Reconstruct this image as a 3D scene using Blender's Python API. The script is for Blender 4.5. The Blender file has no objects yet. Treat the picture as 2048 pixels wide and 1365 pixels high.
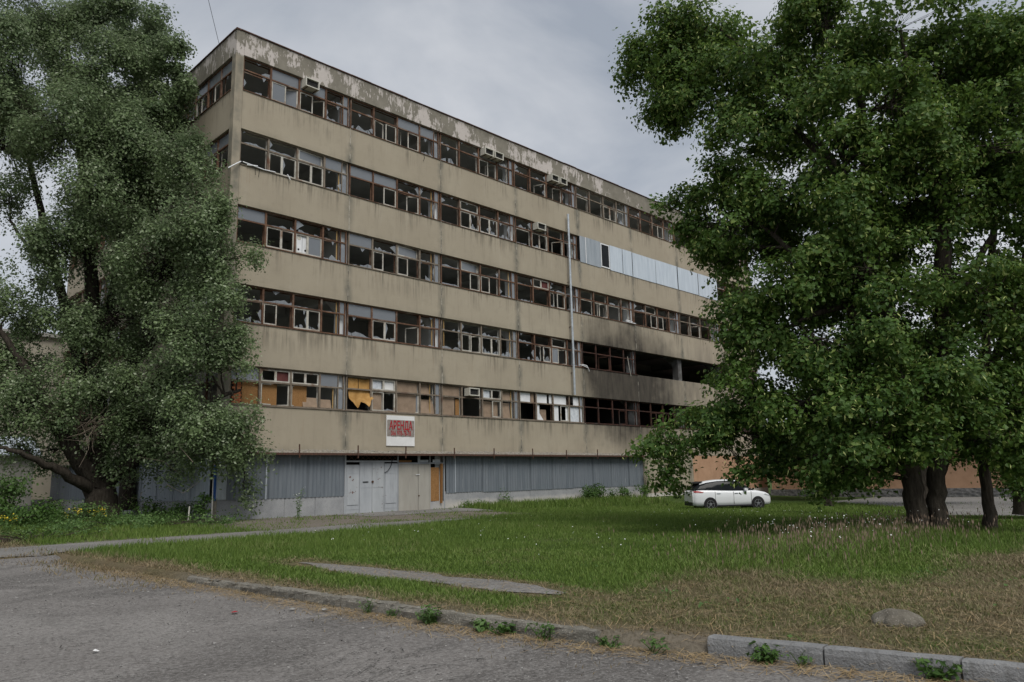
import bpy, math, random
import numpy as np
from mathutils import Vector, Matrix

S = bpy.context.scene
C = S.collection
PI = math.pi
rnd = random.Random(7)
rg = np.random.default_rng(11)

# ---------------------------------------------------------------- camera
F_PX, YAW, PITCH, ROLL = 1521.86, 0.78911, 0.17951, -0.023518
CAM = Vector((-14.061, -31.434, 1.65))
fwd = Vector((math.sin(YAW) * math.cos(PITCH), math.cos(YAW) * math.cos(PITCH), math.sin(PITCH)))
right = Vector((math.cos(YAW), -math.sin(YAW), 0))
up = right.cross(fwd)
r2 = math.cos(ROLL) * right + math.sin(ROLL) * up
u2 = -math.sin(ROLL) * right + math.cos(ROLL) * up
cam_d = bpy.data.cameras.new('camera')
cam_d.sensor_width = 36
cam_d.lens = F_PX / 2048 * 36
cam_d.clip_end = 3000
cam = bpy.data.objects.new('camera', cam_d)
C.objects.link(cam)
cam.matrix_world = Matrix(((r2.x, u2.x, -fwd.x, CAM.x), (r2.y, u2.y, -fwd.y, CAM.y), (r2.z, u2.z, -fwd.z, CAM.z), (0, 0, 0, 1)))
S.camera = cam

# ---------------------------------------------------------------- world, sun, exposure
SUN_EL, SUN_AZ = math.radians(52), math.radians(200)      # azimuth clockwise from +Y: behind the photographer, to the left
W = bpy.data.worlds.new('World')
S.world = W
W.use_nodes = True
wn, wl = W.node_tree.nodes, W.node_tree.links
wn.clear()
out = wn.new('ShaderNodeOutputWorld')
sky = wn.new('ShaderNodeTexSky')
sky.sky_type = 'NISHITA'
sky.sun_disc = False
sky.sun_elevation = SUN_EL
sky.sun_rotation = SUN_AZ
bg1 = wn.new('ShaderNodeBackground'); bg1.inputs['Strength'].default_value = 0.10
wl.new(sky.outputs[0], bg1.inputs['Color'])
tc = wn.new('ShaderNodeTexCoord')
mp = wn.new('ShaderNodeMapping'); mp.inputs['Scale'].default_value = (1, 1, 2.2)
wl.new(tc.outputs['Generated'], mp.inputs['Vector'])
nz = wn.new('ShaderNodeTexNoise'); nz.inputs['Scale'].default_value = 2.1; nz.inputs['Detail'].default_value = 6; nz.inputs['Roughness'].default_value = .52
nz.inputs['Distortion'].default_value = .6
wl.new(mp.outputs[0], nz.inputs['Vector'])
cr = wn.new('ShaderNodeValToRGB')
cr.color_ramp.elements[0].position = .36; cr.color_ramp.elements[0].color = (.222, .245, .282, 1)
cr.color_ramp.elements[1].position = .66; cr.color_ramp.elements[1].color = (.445, .452, .466, 1)
wl.new(nz.outputs[0], cr.inputs[0])
bg2 = wn.new('ShaderNodeBackground'); bg2.inputs['Strength'].default_value = 0.95
wl.new(cr.outputs[0], bg2.inputs['Color'])
mx = wn.new('ShaderNodeMixShader'); mx.inputs[0].default_value = .93
wl.new(bg1.outputs[0], mx.inputs[1]); wl.new(bg2.outputs[0], mx.inputs[2])
wl.new(mx.outputs[0], out.inputs[0])

sd = bpy.data.lights.new('sun', 'SUN')
sd.energy = 1.5
sd.angle = math.radians(30)
sd.color = (1, .965, .91)
so = bpy.data.objects.new('sun', sd)
C.objects.link(so)
sdir = Vector((math.sin(SUN_AZ) * math.cos(SUN_EL), math.cos(SUN_AZ) * math.cos(SUN_EL), math.sin(SUN_EL)))
so.rotation_euler = sdir.to_track_quat('Z', 'Y').to_euler()
so.location = (-10, -30, 40)
S.view_settings.view_transform = 'Standard'
S.view_settings.look = 'None'
S.view_settings.exposure = 0.75
S.view_settings.gamma = 1
S.cycles.max_bounces = 6
S.cycles.transparent_max_bounces = 8

# ---------------------------------------------------------------- node helpers
class G:
    def __init__(s, name, rough=.85, spec=.25):
        s.m = bpy.data.materials.new(name)
        s.m.use_nodes = True
        s.t = s.m.node_tree
        s.b = s.t.nodes['Principled BSDF']
        s.b.inputs['Roughness'].default_value = rough
        s.b.inputs['Specular IOR Level'].default_value = spec
    def n(s, typ, ins=None, **kw):
        nd = s.t.nodes.new('ShaderNode' + typ)
        for k, v in kw.items():
            setattr(nd, k, v)
        for k, v in (ins or {}).items():
            if isinstance(v, bpy.types.NodeSocket):
                s.t.links.new(v, nd.inputs[k])
            elif v is not None:
                if isinstance(v, tuple) and len(v) == 3 and nd.inputs[k].type == 'RGBA':
                    v = v + (1,)
                nd.inputs[k].default_value = v
        return nd
    def co(s, sc=(1, 1, 1), which='Object'):
        if not hasattr(s, '_tc'):
            s._tc = s.n('TexCoord')
        if sc == (1, 1, 1):
            return s._tc.outputs[which]
        return s.n('Mapping', {'Vector': s._tc.outputs[which], 'Scale': sc}).outputs[0]
    def xyz(s):
        return s.n('SeparateXYZ', {0: s.co()}).outputs
    def noise(s, scale, vec=None, det=4, rough=.6, dist=0.):
        return s.n('TexNoise', {'Vector': vec or s.co(), 'Scale': scale, 'Detail': det, 'Roughness': rough, 'Distortion': dist}).outputs[0]
    def mr(s, v, a, b, c=0., d=1.):
        return s.n('MapRange', {'Value': v, 'From Min': a, 'From Max': b, 'To Min': c, 'To Max': d}, clamp=True).outputs[0]
    def ma(s, op, a, b=None, c=None):
        return s.n('Math', {0: a, 1: b, 2: c}, operation=op).outputs[0]
    def mix(s, f, a, b):
        return s.n('Mix', {0: f, 6: a, 7: b}, data_type='RGBA').outputs[2]
    def attr(s, name):
        return s.n('Attribute', attribute_name=name).outputs['Fac']
    def col(s, c):
        if isinstance(c, tuple):
            s.b.inputs['Base Color'].default_value = c + (1,)
        else:
            s.t.links.new(c, s.b.inputs['Base Color'])
        return s
    def rough(s, v):
        s.t.links.new(v, s.b.inputs['Roughness']); return s
    def bump(s, h, strength=.3, dist=.02):
        nd = s.n('Bump', {'Strength': strength, 'Distance': dist, 'Height': h})
        s.t.links.new(nd.outputs[0], s.b.inputs['Normal']); return s

def simple(name, a, b, scale=3, rough=.8, spec=.25, metal=0, bump=0, sc=(1, 1, 1), lo=.35, hi=.65):
    g = G(name, rough, spec)
    nv = g.noise(scale, g.co(sc))
    g.col(g.mix(g.mr(nv, lo, hi), a, b))
    g.b.inputs['Metallic'].default_value = metal
    if bump:
        g.bump(g.noise(scale * 8), bump, .01)
    return g.m

M = {}
# --- facade render: blotches, streaks, stained joints, soot, peeling parapet paint
def wall_mat():
    g = G('facade_render', .92, .15)
    x, y, z = g.xyz()
    n1 = g.noise(.32, det=5)
    c = g.mix(g.mr(n1, .3, .7), (.345, .300, .228), (.405, .357, .275))
    st = g.noise(1.0, g.co((2.6, 2.6, .22)), det=5, rough=.65)
    c = g.mix(g.ma('MULTIPLY', g.mr(st, .55, .78), .42), c, (.19, .17, .135))
    c = g.mix(g.ma('MULTIPLY', g.mr(st, .42, .30), .3), c, (.45, .41, .335))
    # sills drip: the top third of every spandrel
    zr = g.ma('FRACT', g.ma('DIVIDE', g.ma('SUBTRACT', z, 5.07), 3.632))
    dr = g.ma('MULTIPLY', g.noise(1.0, g.co((7, 7, .3)), det=3), g.mr(g.noise(.55, g.co((1, 1, .6)), det=4), .32, .66, .55, 1.22))
    c = g.mix(g.ma('MULTIPLY', g.ma('MULTIPLY', g.mr(zr, .66, 1.0), g.mr(dr, .47, .66)), .85), c, (.13, .115, .09))
    rs = g.ma('MULTIPLY', g.noise(1.0, g.co((11, 11, .35)), det=3), g.mr(g.noise(.7), .35, .65, .7, 1.12))
    c = g.mix(g.ma('MULTIPLY', g.ma('MULTIPLY', g.mr(zr, .62, 1.0), g.mr(rs, .60, .72)), .5), c, (.22, .12, .06))
    c = g.mix(g.ma('MULTIPLY', g.mr(g.noise(2.1, det=6, rough=.7), .52, .72), .3), c, (.24, .215, .165))
    zl = g.ma('MULTIPLY', g.mr(zr, .56, .48), g.mr(g.noise(.9), .4, .65))
    c = g.mix(g.ma('MULTIPLY', zl, .35), c, (.17, .16, .125))
    # stained vertical joints
    fr = g.ma('ABSOLUTE', g.ma('SUBTRACT', g.ma('FRACT', g.ma('ADD', g.ma('DIVIDE', g.ma('SUBTRACT', g.ma('ADD', x, y), 6.19), 6.), .5)), .5))
    wob = g.ma('MULTIPLY', g.ma('SUBTRACT', g.noise(2.2), .5), .05)
    jd = g.ma('ADD', fr, wob)
    jm = g.ma('MULTIPLY', g.mr(jd, .055, .012), g.mr(g.noise(.8), .36, .6))
    c = g.mix(g.ma('MULTIPLY', jm, .85), c, (.155, .15, .125))
    # soot round the burnt bays
    e = g.ma('ADD', g.ma('POWER', g.ma('DIVIDE', g.ma('SUBTRACT', x, 28.8), 6.2), 2.), g.ma('POWER', g.ma('DIVIDE', g.ma('SUBTRACT', z, 8.0), 3.9), 2.))
    e = g.ma('ADD', e, g.ma('MULTIPLY', g.ma('SUBTRACT', g.noise(.55, det=6), .5), 1.9))
    e = g.ma('ADD', e, g.ma('MULTIPLY', g.ma('SUBTRACT', st, .5), 1.2))
    sm = g.ma('MULTIPLY', g.mr(e, 1.75, .35), g.mr(g.noise(1.3, g.co((2.2, 2.2, .5)), det=5, rough=.7), .3, .68, 1., .86))
    c = g.mix(g.ma('MULTIPLY', sm, g.mr(x, 23.2, 25.0)), c, (.026, .023, .022))
    e2 = g.ma('MULTIPLY', g.ma('MULTIPLY', g.mr(x, 31, 36), g.mr(g.ma('ABSOLUTE', g.ma('SUBTRACT', z, 8.2)), 4.2, 2.)), g.mr(g.noise(.6, g.co((2, 2, .5))), .35, .65))
    c = g.mix(g.ma('MULTIPLY', e2, .5), c, (.09, .082, .075))
    # parapet: weathered grey coat, flaking off pale undercoat
    pz = g.mr(z, 21.22, 21.34)
    pg = g.mix(g.mr(g.noise(1.6, det=6), .3, .7), (.17, .158, .13), (.265, .245, .205))
    pn = g.ma('ADD', g.noise(.62, g.co((1, 1, .8)), det=7, rough=.68, dist=.4), g.ma('MULTIPLY', g.ma('SUBTRACT', g.noise(3.2, g.co((2.4, 2.4, .55)), det=6, rough=.75), .5), .55))
    thr = g.mr(x, 22., 32., .0, .09)
    pk = g.mr(g.ma('SUBTRACT', pn, thr), .515, .53)
    pg = g.mix(pk, pg, g.mix(g.noise(5.), (.50, .455, .425), (.60, .555, .525)))
    pg = g.mix(g.ma('MULTIPLY', g.mr(g.ma('ADD', z, g.ma('MULTIPLY', st, 1.1)), 22.75, 23.2), .7), pg, (.10, .093, .078))
    c = g.mix(pz, c, pg)
    # flaked spots above the canopy and at the upper joints
    fk = g.ma('MULTIPLY', g.mr(g.noise(.85, det=5, rough=.7), .655, .665), g.mr(z, 3.75, 3.35))
    fk = g.ma('MULTIPLY', fk, g.mr(x, 15, 20))
    c = g.mix(fk, c, (.58, .53, .45))
    fine = g.noise(38., det=3)
    c = g.mix(g.mr(fine, .2, .8, 0, .22), c, (.20, .175, .13))
    g.col(c)
    h = g.ma('ADD', g.ma('MULTIPLY', g.noise(14., det=5), .7), g.ma('MULTIPLY', g.ma('MULTIPLY', pk, pz), -.6))
    g.bump(h, .35, .015)
    return g.m
M['wall'] = wall_mat()

def mortar_mat():
    g = G('joint_mortar', .95, .1)
    n = g.noise(2.2, det=5)
    c = g.mix(g.mr(n, .42, .58), (.10, .095, .08), (.40, .37, .31))
    g.col(c).bump(g.noise(9.), .6, .02)
    return g.m
M['mortar'] = mortar_mat()

def interior_mat():
    g = G('interior_plaster', .95, .1)
    x, y, z = g.xyz()
    c = g.mix(g.mr(g.noise(.5, det=5), .35, .65), (.40, .405, .385), (.56, .565, .54))
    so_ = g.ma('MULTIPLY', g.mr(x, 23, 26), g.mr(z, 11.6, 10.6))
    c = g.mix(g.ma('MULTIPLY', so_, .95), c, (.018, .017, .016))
    g.col(c)
    return g.m
M['interior'] = interior_mat()

def column_mat():
    g = G('column_plaster', .95, .1)
    x, y, z = g.xyz()
    c = g.mix(g.mr(g.noise(1.1, det=5), .3, .7), (.60, .62, .63), (.76, .78, .79))
    c = g.mix(g.mr(g.noise(.7, g.co((3, 3, .4)), det=5), .56, .75), c, (.22, .22, .21))
    so_ = g.ma('MULTIPLY', g.mr(x, 23, 26), g.mr(z, 11.6, 10.6))
    so_ = g.ma('MULTIPLY', so_, g.mr(g.noise(.9), .25, .6, .55, .95))
    c = g.mix(so_, c, (.05, .046, .042))
    g.col(c)
    return g.m
M['column'] = column_mat()

def wood(name, a, b, c3):
    g = G(name, .85, .2)
    n = g.noise(3.5, g.co((1, 1, 1)), det=6, rough=.7)
    c = g.mix(g.mr(n, .35, .62), a, b)
    c = g.mix(g.mr(g.noise(1.3, det=5), .55, .7), c, c3)
    g.col(c).bump(g.noise(30.), .4, .01)
    return g.m
M['frame'] = wood('weathered_brown_frame', (.075, .040, .027), (.165, .095, .060), (.24, .205, .17))
M['frame_grey'] = wood('weathered_grey_frame', (.13, .105, .08), (.22, .185, .145), (.12, .06, .04))
M['frame_burnt'] = wood('scorched_frame', (.020, .015, .013), (.075, .034, .024), (.05, .045, .04))
M['sash'] = wood('chipped_cream_sash', (.36, .34, .29), (.52, .50, .45), (.20, .12, .07))
M['sash_yellow'] = wood('raw_wood_edge', (.33, .22, .09), (.45, .31, .14), (.25, .15, .07))
M['osb'] = simple('chipboard', (.22, .115, .045), (.32, .175, .072), 22, .9, .1)
M['cardboard'] = simple('buff_cardboard', (.24, .178, .128), (.32, .24, .175), 3, .95, .1)
M['cardboard_y'] = simple('yellow_fibreboard', (.34, .185, .055), (.46, .27, .095), 4, .8, .2)
M['brick_o'] = simple('orange_brick', (.38, .13, .06), (.48, .19, .09), 4, .9, .15)
M['white'] = simple('white_panel', (.62, .63, .64), (.76, .77, .78), 2, .6, .3)
M['film'] = simple('torn_pale_film', (.48, .52, .56), (.66, .69, .72), 5, .5, .4)
M['rust'] = simple('rusty_iron', (.05, .03, .024), (.11, .055, .036), 14, .85, .3, bump=.3)
M['dark'] = simple('dark_void', (.012, .012, .012), (.02, .02, .02), 4, .95, .1)
M['concrete'] = simple('grey_concrete', (.22, .215, .20), (.34, .33, .305), 5, .92, .15, bump=.5)
M['galv'] = simple('galvanised_steel', (.40, .44, .48), (.52, .56, .60), 2.5, .42, .5, metal=.35, sc=(3, 3, .6))
M['pipe'] = simple('zinc_pipe', (.38, .42, .45), (.55, .59, .62), 4, .4, .5, metal=.5)
M['acbox'] = simple('yellowed_casing', (.47, .455, .39), (.56, .545, .48), 5, .6, .3)
M['acdark'] = simple('grille_and_hollow_shade', (.03, .03, .03), (.06, .058, .055), 9, .7, .3)
M['blue'] = simple('blue_paint', (.012, .07, .26), (.02, .10, .34), 6, .5, .4)
M['redtext'] = simple('red_print', (.33, .018, .026), (.43, .03, .038), 9, .7, .2)
M['banner'] = simple('faded_grey_banner', (.21, .185, .165), (.30, .27, .245), 8, .85, .15)
M['signwhite'] = simple('sign_white', (.66, .66, .65), (.75, .75, .74), 2, .6, .3)
M['maroon'] = simple('maroon_board', (.09, .03, .03), (.14, .05, .045), 4, .8, .2)
M['pvc'] = simple('white_plastic_frame', (.70, .71, .72), (.78, .79, .80), 3, .35, .5)

def sheet_mat(name, a, b, c3):
    g = G(name, .55, .4)
    n = g.noise(1.4, g.co((2.5, 2.5, .3)), det=5)
    c = g.mix(g.mr(n, .3, .7), a, b)
    c = g.mix(g.mr(g.noise(2.2, g.co((4, 4, .25)), det=4), .66, .74), c, c3)
    g.col(c)
    return g.m
M['sheet'] = sheet_mat('grey_blue_corrugated_steel', (.115, .135, .155), (.165, .185, .205), (.27, .285, .295))
M['sheet_bright'] = sheet_mat('bright_galvanised_corrugated', (.42, .48, .545), (.55, .61, .67), (.30, .35, .40))
M['sheet_grey'] = sheet_mat('dull_galvanised_corrugated', (.25, .285, .32), (.34, .375, .41), (.20, .23, .26))

def glass(name, tint, transp, rough):
    g = G(name, rough, .5)
    n = g.noise(2.0, det=5)
    g.col(g.mix(g.mr(n, .3, .7), tuple(c * .8 for c in tint), tint))
    tr = g.n('BsdfTransparent')
    mxn = g.n('MixShader', {0: g.mr(n, .25, .75, transp - .12, transp + .12)})
    g.t.links.new(g.b.outputs[0], mxn.inputs[1]); g.t.links.new(tr.outputs[0], mxn.inputs[2])
    g.t.links.new(mxn.outputs[0], g.t.nodes['Material Output'].inputs[0])
    return g.m
M['pane'] = glass('grimy_glass', (.25, .27, .295), .22, .12)
M['shard'] = glass('broken_glass', (.36, .39, .42), .36, .2)
M['carglass'] = simple('tinted_glass', (.008, .009, .010), (.014, .016, .018), 2, .12, .1)

def plinth_mat():
    g = G('grey_plinth_render', .92, .15)
    x, y, z = g.xyz()
    n = g.noise(1.6, det=6)
    c = g.mix(g.mr(n, .3, .7), (.255, .262, .27), (.36, .365, .37))
    c = g.mix(g.mr(g.noise(26., det=3), .5, .7, 0, .5), c, (.18, .18, .185))
    c = g.mix(g.ma('MULTIPLY', g.mr(g.ma('ADD', z, g.ma('MULTIPLY', g.noise(2.5), .5)), .95, .62), g.mr(x, 11, 13)), c, (.52, .49, .45))
    g.col(c).bump(g.noise(30.), .5, .01)
    return g.m
M['plinth'] = plinth_mat()

def door_mat(name, a, b, chip):
    g = G(name, .6, .35)
    c = g.mix(g.mr(g.noise(1.2, g.co((2, 2, .6)), det=5), .3, .7), a, b)
    k = g.mr(g.noise(4.5, det=4, rough=.7), chip, chip + .015)
    c = g.mix(k, c, g.mix(g.noise(9.), (.045, .03, .026), (.16, .06, .04)))
    c = g.mix(g.mr(g.noise(2., g.co((6, 6, .3))), .58, .8, 0, .5), c, (.16, .16, .16))
    g.col(c)
    return g.m
M['door_grey'] = door_mat('chipped_grey_door_paint', (.31, .33, .35), (.42, .44, .46), .70)
M['door_chip'] = door_mat('badly_chipped_grey_paint', (.33, .35, .365), (.42, .44, .455), .625)
M['door_beige'] = door_mat('beige_door_paint', (.30, .285, .25), (.37, .355, .315), .74)

def canopy_mat():
    g = G('crumbling_canopy_topping', .95, .1)
    n = g.noise(9., det=6, rough=.75)
    c = g.mix(g.mr(n, .35, .65), (.09, .08, .065), (.36, .33, .28))
    g.col(c).bump(n, 1., .04)
    return g.m
M['canopy'] = canopy_mat()

# ---------------------------------------------------------------- mesh helpers
def tag(o, label=None, cat=None, group=None, kind=None):
    if label: o['label'] = label
    if cat: o['category'] = cat
    if group: o['group'] = group
    if kind: o['kind'] = kind
    return o

def link(name, me, parent=None, loc=None):
    o = bpy.data.objects.new(name, me)
    C.objects.link(o)
    if parent is not None: o.parent = parent
    if loc is not None: o.location = loc
    return o

def empty(name, loc=(0, 0, 0), rz=0):
    o = link(name, None)
    o.location = loc
    o.rotation_euler = (0, 0, rz)
    o.empty_display_size = .3
    return o

class MB:
    def __init__(s, T=None):
        s.v, s.f, s.mi, s.T, s.sm = [], [], [], T, []
    def add(s, vs, fs, m=0, smooth=False):
        b = len(s.v)
        s.v += [s.T(*v) if s.T else tuple(v) for v in vs]
        for f in fs:
            s.f.append([i + b for i in f]); s.mi.append(m); s.sm.append(smooth)
        return s
    def box(s, x0, y0, z0, x1, y1, z1, m=0):
        return s.add([(x0, y0, z0), (x1, y0, z0), (x1, y1, z0), (x0, y1, z0), (x0, y0, z1), (x1, y0, z1), (x1, y1, z1), (x0, y1, z1)],
                     [(0, 3, 2, 1), (4, 5, 6, 7), (0, 1, 5, 4), (1, 2, 6, 5), (2, 3, 7, 6), (3, 0, 4, 7)], m)
    def bar(s, p, q, w, h=None, m=0):
        p, q = Vector(p), Vector(q); h = h or w
        d = (q - p).normalized()
        a = d.cross(Vector((0, 0, 1)))
        a = Vector((1, 0, 0)) if a.length < 1e-3 else a.normalized()
        b = a.cross(d)
        vs = [p + a * (i * w / 2) + b * (j * h / 2) for i, j in ((-1, -1), (1, -1), (1, 1), (-1, 1))]
        vs += [v + (q - p) for v in vs]
        return s.add(vs, [(3, 2, 1, 0), (4, 5, 6, 7), (0, 1, 5, 4), (1, 2, 6, 5), (2, 3, 7, 6), (3, 0, 4, 7)], m)
    def tube(s, pts, rs, n=8, m=0, cap=True):
        pts = [Vector(p) for p in pts]
        if not hasattr(rs, '__len__'): rs = [rs] * len(pts)
        rings = []
        for i, p in enumerate(pts):
            d = (pts[min(i + 1, len(pts) - 1)] - pts[max(i - 1, 0)]).normalized()
            a = d.cross(Vector((0.13, .21, 1)))
            if a.length < .05: a = d.cross(Vector((1, 0, 0)))
            a.normalize(); b = a.cross(d)
            rings.append([p + (a * math.cos(t) + b * math.sin(t)) * rs[i] for t in (2 * PI * k / n for k in range(n))])
        vs = [v for r in rings for v in r]
        fs = [(i * n + k, i * n + (k + 1) % n, (i + 1) * n + (k + 1) % n, (i + 1) * n + k) for i in range(len(pts) - 1) for k in range(n)]
        s.add(vs, fs, m, True)
        if cap:
            s.add(rings[0], [list(range(n))[::-1]], m); s.add(rings[-1], [list(range(n))], m)
        return s
    def build(s, name, mats, parent=None, loc=None):
        me = bpy.data.meshes.new(name)
        me.from_pydata([tuple(v) for v in s.v], [], s.f)
        if not isinstance(mats, (list, tuple)): mats = [mats]
        for m in mats: me.materials.append(M[m] if isinstance(m, str) else m)
        if len(mats) > 1: me.polygons.foreach_set('material_index', s.mi)
        if any(s.sm): me.polygons.foreach_set('use_smooth', s.sm)
        me.update()
        return link(name, me, parent, loc)

def np_mesh(name, V, F, mats, attrs=None, mi=None, smooth=False):
    """V (n,3), F (m,3|4) -> mesh; attrs: dict name -> per-point float array"""
    me = bpy.data.meshes.new(name)
    V = np.ascontiguousarray(V, dtype=np.float32); F = np.ascontiguousarray(F, dtype=np.int32)
    k = F.shape[1]
    me.vertices.add(len(V)); me.vertices.foreach_set('co', V.ravel())
    me.loops.add(F.size); me.loops.foreach_set('vertex_index', F.ravel())
    me.polygons.add(len(F)); me.polygons.foreach_set('loop_start', np.arange(0, F.size, k, dtype=np.int32))
    for m in (mats if isinstance(mats, (list, tuple)) else [mats]):
        me.materials.append(M[m] if isinstance(m, str) else m)
    if mi is not None: me.polygons.foreach_set('material_index', np.ascontiguousarray(mi, dtype=np.int32))
    me.polygons.foreach_set('use_smooth', np.full(len(F), smooth, dtype=bool))
    for an, av in (attrs or {}).items():
        a = me.attributes.new(an, 'FLOAT', 'POINT')
        a.data.foreach_set('value', np.ascontiguousarray(av, dtype=np.float32))
    me.update(calc_edges=True)
    return me

def sst(a, b, x):
    t = np.clip((np.asarray(x, float) - a) / (b - a), 0, 1)
    return t * t * (3 - 2 * t)

_ws = [(rg.uniform(-1, 1), rg.uniform(-1, 1), rg.uniform(0, 6.28)) for _ in range(24)]
def vnoise(x, y, sc):
    s = 0
    for i, (a, b, p) in enumerate(_ws):
        k = sc * (1 + (i % 6) * .55)
        s = s + np.sin((a * x + b * y) * k * 2.2 + p) / (1 + (i % 6) * .5)
    return s / 8.0

# ---------------------------------------------------------------- terrain
KY = np.array([-200, -34, -32, -29.2, -27.4, -26.3, -24.2, -18, -10, 200.])
KX = np.array([-6.1, -6.1, -6.5, -7.14, -7.54, -7.85, -8.1, -8.32, -8.5, -8.5])
def kx(y): return np.interp(y, KY, KX)
def gz(x, y):
    x = np.asarray(x, float); y = np.asarray(y, float)
    h = .125 + .10 * sst(-6.5, -2, y)
    h = h + .12 * sst(-6, 2, y) * (1 - sst(-2, 1, x))
    h = h - (.42 * sst(8, 26, x)) * (1 - sst(-3.6, -.8, y) * (1 - sst(40, 44, x)))
    h = h + .02 * vnoise(x, y, .45) * sst(.3, 1.5, x - kx(y))
    drop = (1 - sst(-.05, .12, x - kx(y))) * (1 - sst(-10.6, -9.7, y))
    return h * (1 - drop) + drop * (-.05)

# weights used by both the soil sheet and the grass: 0 lush .. 1 dry straw
def dryness(x, y):
    d1 = sst(-23.6, -25.4, y + .5 * vnoise(x, y, .5)) * sst(-1.6, -3.4, x + .5 * vnoise(y, x, .6))
    d2 = sst(-26.6, -28.4, y + .5 * vnoise(x, y, .4)) * sst(16, 12, x)
    d3 = sst(1.3, .15, x - kx(y) + .35 * vnoise(x, y, .8)) * .8
    d4 = sst(.9, .2, np.abs(x + 6.1)) * sst(-15, -18, y) * .65
    n = .42 * vnoise(x, y, 1.1) + .25 * vnoise(y, x, 2.7)
    return np.clip(np.maximum(np.maximum(d1 * .62, d2 * .68), np.maximum(d3, d4)) + n * .75 + .04, 0, 1)
def dirt(x, y):
    a = sst(-7.4, -6.6, y) * sst(13.5, 11, x) * sst(-3.0, -.8, x + .6 * vnoise(x, y, .7)) * (.93 + .25 * vnoise(x, y, .9))
    b = sst(.5, .05, np.abs(x - kx(y) - .05)) * sst(-16.4, -18, y) * .6
    c = sst(-9, -7.5, y) * sst(-5.5, -6.8, y) * sst(15, 11, x) * .8
    return np.clip(np.maximum(np.maximum(a, b), c), 0, 1)

xs = np.concatenate([[-500, -200, -90, -50, -35, -25, -18, -13, -10, -6, -3, -1.5, -.6, -.25, -.06, .0, .06, .13, .2], np.arange(.35, 34, .3), [36, 38, 40, 43, 46, 50, 55, 62, 72, 90, 120, 200, 350, 500]])
ys = np.concatenate([[-500, -250, -120, -70, -50, -42, -38], np.arange(-36, 0.4, .3), np.arange(1, 12, .8), [14, 18, 24, 30, 40, 60, 100, 200, 500]])
gx, gy = np.meshgrid(xs, ys)
gx = gx + kx(gy)
gzv = gz(gx, gy)
nx_, ny_ = len(xs), len(ys)
idx = np.arange(nx_ * ny_).reshape(ny_, nx_)
quads = np.stack([idx[:-1, :-1], idx[:-1, 1:], idx[1:, 1:], idx[1:, :-1]], -1).reshape(-1, 4)

def soil_mat():
    g = G('soil_and_turf', .97, .08)
    d, t = g.attr('dry'), g.attr('dirt')
    n = g.noise(1.2, det=6); f = g.noise(22., det=5, rough=.7)
    c = g.mix(g.mr(n, .35, .65), (.035, .062, .014), (.058, .092, .022))
    c = g.mix(d, c, g.mix(g.mr(f, .35, .65), (.095, .072, .044), (.19, .152, .10)))
    c = g.mix(t, c, g.mix(g.mr(f, .35, .65), (.13, .112, .092), (.225, .20, .17)))
    c = g.mix(g.mr(f, .55, .75, 0, .5), c, (.03, .026, .018))
    g.col(c).bump(f, .8, .04)
    return g.m
M['soil'] = soil_mat()
me = np_mesh('ground', np.stack([gx, gy, gzv], -1).reshape(-1, 3), quads, 'soil',
             {'dry': dryness(gx, gy).ravel(), 'dirt': dirt(gx, gy).ravel()}, smooth=True)
tag(link('ground', me), kind='structure')

# ---------------------------------------------------------------- road, path, broken pavement
def asphalt(name, a, b, dark, patch=True):
    g = G(name, .93, .18)
    n = g.noise(.55, det=6, rough=.6, dist=.3); f = g.noise(75., det=3, rough=.7); mdm = g.noise(9., det=5, rough=.7)
    c = g.mix(g.mr(n, .3, .7), a, b)
    c = g.mix(g.mr(g.noise(.33, g.co((1, 1.6, 1)), det=6, rough=.62, dist=.7), .50, .58, 0, .6 if patch else .25), c, dark)
    c = g.mix(g.mr(mdm, .45, .75, 0, .35), c, tuple(v * .6 for v in a))
    c = g.mix(g.mr(f, .62, .72, 0, .75), c, (.33, .32, .305))
    c = g.mix(g.mr(f, .40, .30, 0, .8), c, (.045, .043, .042))
    ck = g.mr(g.ma('ABSOLUTE', g.ma('SUBTRACT', g.noise(.42, det=8, rough=.72, dist=.8), .5)), .0075, .002)
    c = g.mix(g.ma('MULTIPLY', g.ma('MULTIPLY', ck, g.mr(n, .42, .52)), .8), c, (.04, .037, .034))
    c = g.mix(g.mr(g.noise(.21, det=5, rough=.55, dist=.5), .54, .62, 0, .45), c, g.mix(g.mr(f, .4, .6), (.17, .16, .15), (.34, .325, .305)))
    st_ = g.noise(28., det=4, rough=.8)
    c = g.mix(g.mr(st_, .53, .62, 0, .55), c, (.31, .30, .285))
    c = g.mix(g.mr(st_, .47, .38, 0, .65), c, (.06, .057, .055))
    s2_ = g.noise(13., det=4, rough=.75)
    c = g.mix(g.mr(s2_, .50, .62, 0, .35), c, (.27, .26, .25))
    c = g.mix(g.mr(s2_, .46, .36, 0, .5), c, (.07, .066, .063))
    g.col(c).bump(g.ma('ADD', f, g.ma('MULTIPLY', mdm, .8)), .7, .012)
    return g.m
M['road'] = asphalt('worn_gravelly_asphalt', (.150, .139, .130), (.215, .201, .189), (.078, .072, .067))
M['path'] = asphalt('old_pale_asphalt', (.165, .158, .148), (.225, .215, .20), (.12, .115, .105), False)

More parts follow.
